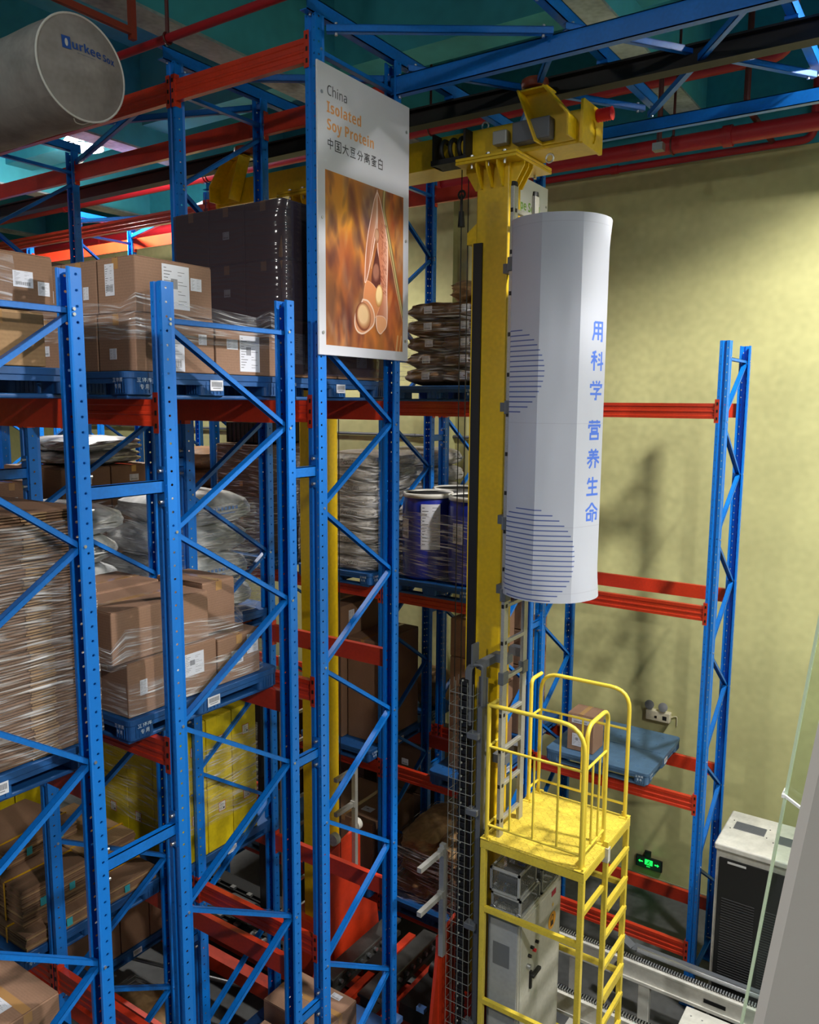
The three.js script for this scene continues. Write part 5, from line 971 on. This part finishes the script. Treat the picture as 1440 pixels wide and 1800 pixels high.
board(1.03, 1.82, soyTex, 'tall white sign with an open soybean pod photograph hung on the tall blue frame', -3.545, 7.41, -4.665);
const rapeTex = canvasTex(512, 900, (c, w, h) => { c.fillStyle = '#e8e9ee'; c.fillRect(0, 0, w, h); c.fillStyle = '#7cb342'; c.font = 'bold 58px sans-serif'; c.fillText('Rape Seed', 140, 146); c.fillStyle = '#c9a52c'; c.fillRect(30, 380, w - 60, 480); c.fillStyle = '#9aa03a'; for (let i = 0; i < 60; i++) { c.beginPath(); c.arc(40 + (i * 97) % 430, 390 + (i * 61) % 460, 18, 0, 7); c.fill(); } });
board(1.03, 1.82, rapeTex, 'white sign with green lettering half hidden behind the ladder and sleeve', -3.645, 7.4, -7.28);
// ------------------------------------------------------------------ wall fittings
{
  const g = T('exit_sign', -2.9, .33, ZW + .03);
  mesh('housing', rbox(.34, .15, .03, .006), M.black, g);
  const t = canvasTex(320, 140, (c) => { c.fillStyle = '#04140a'; c.fillRect(0, 0, 320, 140); c.fillStyle = '#1cf05c'; const arrow = (x, d) => { c.beginPath(); c.moveTo(x, 62); c.lineTo(x + d * 26, 40); c.lineTo(x + d * 26, 54); c.lineTo(x + d * 62, 54); c.lineTo(x + d * 62, 72); c.lineTo(x + d * 26, 72); c.lineTo(x + d * 26, 86); c.closePath(); c.fill(); }; arrow(20, 1); arrow(300, -1);
    c.fillRect(108, 18, 104, 74); c.fillStyle = '#04140a'; c.beginPath(); c.arc(168, 34, 8, 0, 7); c.fill(); c.strokeStyle = '#04140a'; c.lineWidth = 9; c.beginPath(); c.moveTo(162, 44); c.lineTo(152, 64); c.lineTo(170, 74); c.lineTo(168, 88); c.moveTo(152, 64); c.lineTo(134, 84); c.moveTo(146, 54); c.lineTo(164, 48); c.lineTo(184, 58); c.stroke(); c.fillStyle = '#1cf05c'; c.font = 'bold 24px sans-serif'; c.fillText('EXIT', 132, 122); });
  const p = print(.31, .135, std({ map: t, emissive: 0xffffff, emissiveMap: t, emissiveIntensity: 1.1 }), 'lit_face'); p.position.z = .0165; g.add(p);
  mesh('cable_box', rbox(.08, .08, .03, .004, -.02, .12, 0), M.black, g);
  tag(g, 'green glowing running-man exit sign low on the yellow wall', 'exit sign');
  const el = new THREE.PointLight(0x30ff70, .012, 0, 2); el.position.set(-2.9, .33, ZW + .12); scene.add(el);
}
{
  const g = T('emergency_light', -2.87, 2.33, ZW + .05);
  mesh('housing', rbox(.3, .13, .09, .012), M.cream, g);
  for (const s of [-1, 1]) { mesh('lamp_head', new THREE.LatheGeometry([[.0, 0], [.03, .0], [.055, .035], [.058, .05], [.0, .052]].map(([a, b]) => new THREE.Vector2(a, b)), 24).rotateX(Math.PI / 2.4).translate(s * .085 - .02, .12, .0), M.vent, g); mesh('neck', rod(V(s * .085 - .02, .06, 0), V(s * .085 - .02, .11, 0), .012), M.vent, g); }
  mesh('test_panel', [box(.05, .05, .004, .09, -.005, .046), box(.03, .03, .004, -.02, -.01, .046)], M.black, g);
  mesh('cord', pipe([V(.15, 0, -.03), V(.22, .03, -.04), V(.22, -.1, -.04)], .005, 6), M.cream, g);
  tag(g, 'cream twin-head emergency light on the yellow wall above the empty pallet', 'emergency light');
}
// ------------------------------------------------------------------ black and white cabinet
{
  const x0 = -1.66, x1 = -.84, z0 = -7.78, z1 = -8.52, H = 1.99, g = T('ventilated_cabinet', 0, 0, 0);
  mesh('casing', [rbox(x1 - x0, H - .03, z0 - z1 - .03, .01, (x0 + x1) / 2, H / 2 - .01, (z0 + z1) / 2 - .015)], M.whiteMetal, g);
  mesh('top_cover', rbox(x1 - x0 + .03, .07, z0 - z1 + .03, .02, (x0 + x1) / 2, H - .03, (z0 + z1) / 2), M.whiteMetal, g);
  const door = mesh('front_panel', rbox(x1 - x0 - .07, H - .18, .02, .006, (x0 + x1) / 2, H / 2 - .05, z0 - .012), M.black, g);
  const sl = []; for (let i = 0; i < 34; i++) for (const s of [-1, 1]) sl.push(box(.3, .006, .006, (x0 + x1) / 2 + s * .18, .55 + i * .027, z0 + .001)); mesh('louvres', sl, std({ color: 0x3b3b3d, roughness: .5 }), door);
  const pl = print(.17, .022, std({ color: 0xb8b8b8 }), 'name_plate'); pl.position.set(x0 + .2, H - .17, z0 - .0005); door.add(pl);
  const grid = (x, z) => { const m = mesh('top_vent', rbox(.29, .008, .16, .003, x, H + .006, z), M.vent, g); const b = []; for (let i = 0; i < 9; i++) b.push(box(.28, .004, .006, x, H + .011, z - .07 + i * .0175)); mesh('bars', b, M.greyPaint, m); for (const [i, j] of [[-1, -1], [1, -1], [-1, 1], [1, 1]]) mesh('screw', new THREE.CylinderGeometry(.006, .006, .006, 8).translate(x + i * .17, H + .006, z + j * .09), M.black, m); };
  grid(-1.44, -8.22); grid(-1.03, -8.16);
  tag(g, 'white floor cabinet with a black louvred front beside the open rack bay', 'cabinet');
}
// ------------------------------------------------------------------ chain conveyor in front of the open bay
{
  const g = T('chain_conveyor', 0, 0, 0), Y = .7;
  for (const z of [-7.42, -6.62]) {
    const b = mesh('side_beam', [span(-3.3, -.55, Y - .2, Y - .02, z - .035, z + .035), span(-3.3, -.55, Y - .02, Y, z + .01, z + .045), span(-3.3, -.55, Y - .2, Y - .17, z + .0, z + .05)], M.whiteMetal, g);
    const links = [], pins = []; for (let i = 0; i < 108; i++) { const x = -3.28 + i * .0254; links.push(box(.016, .02, .008, x, Y + .008, z - .012), box(.016, .02, .008, x, Y + .008, z - .036)); pins.push(new THREE.CylinderGeometry(.008, .008, .044, 6).rotateX(Math.PI / 2).translate(x + .0127, Y + .012, z - .024)); }
    mesh('chain', links, M.black, b); mesh('chain_pins', pins, M.zinc, b);
    if (z < -7) { mesh('guide_bar', rbox(1.75, .05, .03, .008, -1.42, Y + .06, z - .09), M.zinc, b); mesh('guide_plate', [rbox(1.9, .012, .12, .003, -1.4, Y + .03, z - .16), bar(V(-2.35, Y + .036, z - .14), V(-2.5, Y + .1, z - .17), .1, .01)], M.greyPaint, b); mesh('slot_plate', [rbox(.2, .04, .006, .002, -1.5, Y - .1, z + .04)], M.black, b); }
    for (const x of [-2.9, -2.17, -.78]) { mesh('leg', rbox(.11, Y - .2, .07, .005, x, (Y - .2) / 2, z), M.whiteMetal, g); mesh('foot', rbox(.16, .012, .14, .003, x, .006, z), M.whiteMetal, g); }
  }
  for (const x of [-2.75, -1.95, -.9]) mesh('cross_member', span(x - .03, x + .03, .06, .12, -7.37, -6.68), M.whiteMetal, g);
  mesh('bend_guard', [rbox(.07, .3, .08, .01, -2.42, .5, -7.35), pipe([V(-2.4, .4, -7.33), V(-2.36, .2, -7.25), V(-2.42, .02, -7.2)], .025, 8)], M.black, g);
  const cover = mesh('drive_cover', [rbox(.42, .012, .32, .004, -1.5, Y - .1, -7.05), rbox(.42, .012, .3, .004, -1.5, Y - .13, -6.76), span(-1.71, -1.29, .3, Y - .11, -7.2, -6.62)], M.whiteMetal, g);
  const tabs = []; for (let i = 0; i < 4; i++) for (let j = 0; j < 3; j++) tabs.push(new THREE.ConeGeometry(.012, .004, 3).translate(-1.64 + i * .1, Y - .09 + (j ? -.03 : 0), -7.1 + j * .16)); mesh('vent_tabs', tabs, M.vent, cover);
  mesh('drive_motor', [new THREE.CylinderGeometry(.06, .06, .2, 20).rotateZ(Math.PI / 2).translate(-1.17, .5, -6.95), rod(V(-1.29, .5, -6.95), V(-1.02, .5, -6.95), .02)], M.zinc, g);
  tag(g, 'cream chain conveyor with two dark roller chains crossing in front of the open bay', 'conveyor');
}
for (const [x, z, w] of [[-2.6, -6.5, 'under the cream conveyor'], [-2.6, -6.9, 'under the rear half of the cream conveyor']]) { const g = T('floor_rail', x, 0, z); mesh('rail', [span(-1.6, 2, 0, .012, -.05, .05), span(-1.6, 2, .012, .04, -.008, .008), span(-1.6, 2, .04, .055, -.025, .025)], M.rail, g); tag(g, 'dark steel floor rail ' + w, 'rail'); }
// ------------------------------------------------------------------ balcony balustrade close to the camera
{
  const g = T('glass_balustrade', 0, 0, 0);
  mesh('pane', prism(poly([[-.249, 4.62], [1.2, 4.62], [1.2, 6.2], [-.092, 6.2]]), .01).translate(0, 0, -1.006), M.glass, g);
  mesh('pane_edge', bar(V(-.2505, 4.62, -1.001), V(-.0935, 6.2, -1.001), .003, .0105, V(0, 0, 1)), M.glassEdge, g);
  mesh('shoe', rbox(1.36, .09, .06, .006, .53, 4.645, -1.0), M.alu, g);
  mesh('cable_tie', [bar(V(-.139, 5.745, -.993), V(-.115, 5.732, -.992), .003, .003), bar(V(-.1405, 5.745, -1.01), V(-.1405, 5.745, -.99), .003, .004)], M.white, g);
  tag(g, 'clear glass balustrade pane with a small cable tie on its edge, close to the camera', 'balustrade');
  const p = T('handrail_post', 0, 0, 0); mesh('post', [metric(prism(poly([[-.21, 4.62], [-.1, 4.62], [.07, 6.1], [-.04, 6.1]]), .04, .006).translate(0, 0, -.54))], M.postGrey, p); mesh('foot', rbox(.2, .012, .12, .003, -.155, 4.607, -.52), M.postGrey, p);
  tag(p, 'slanting grey handrail post at the edge of the balcony', 'post');
}
renderer.render(scene, camera);
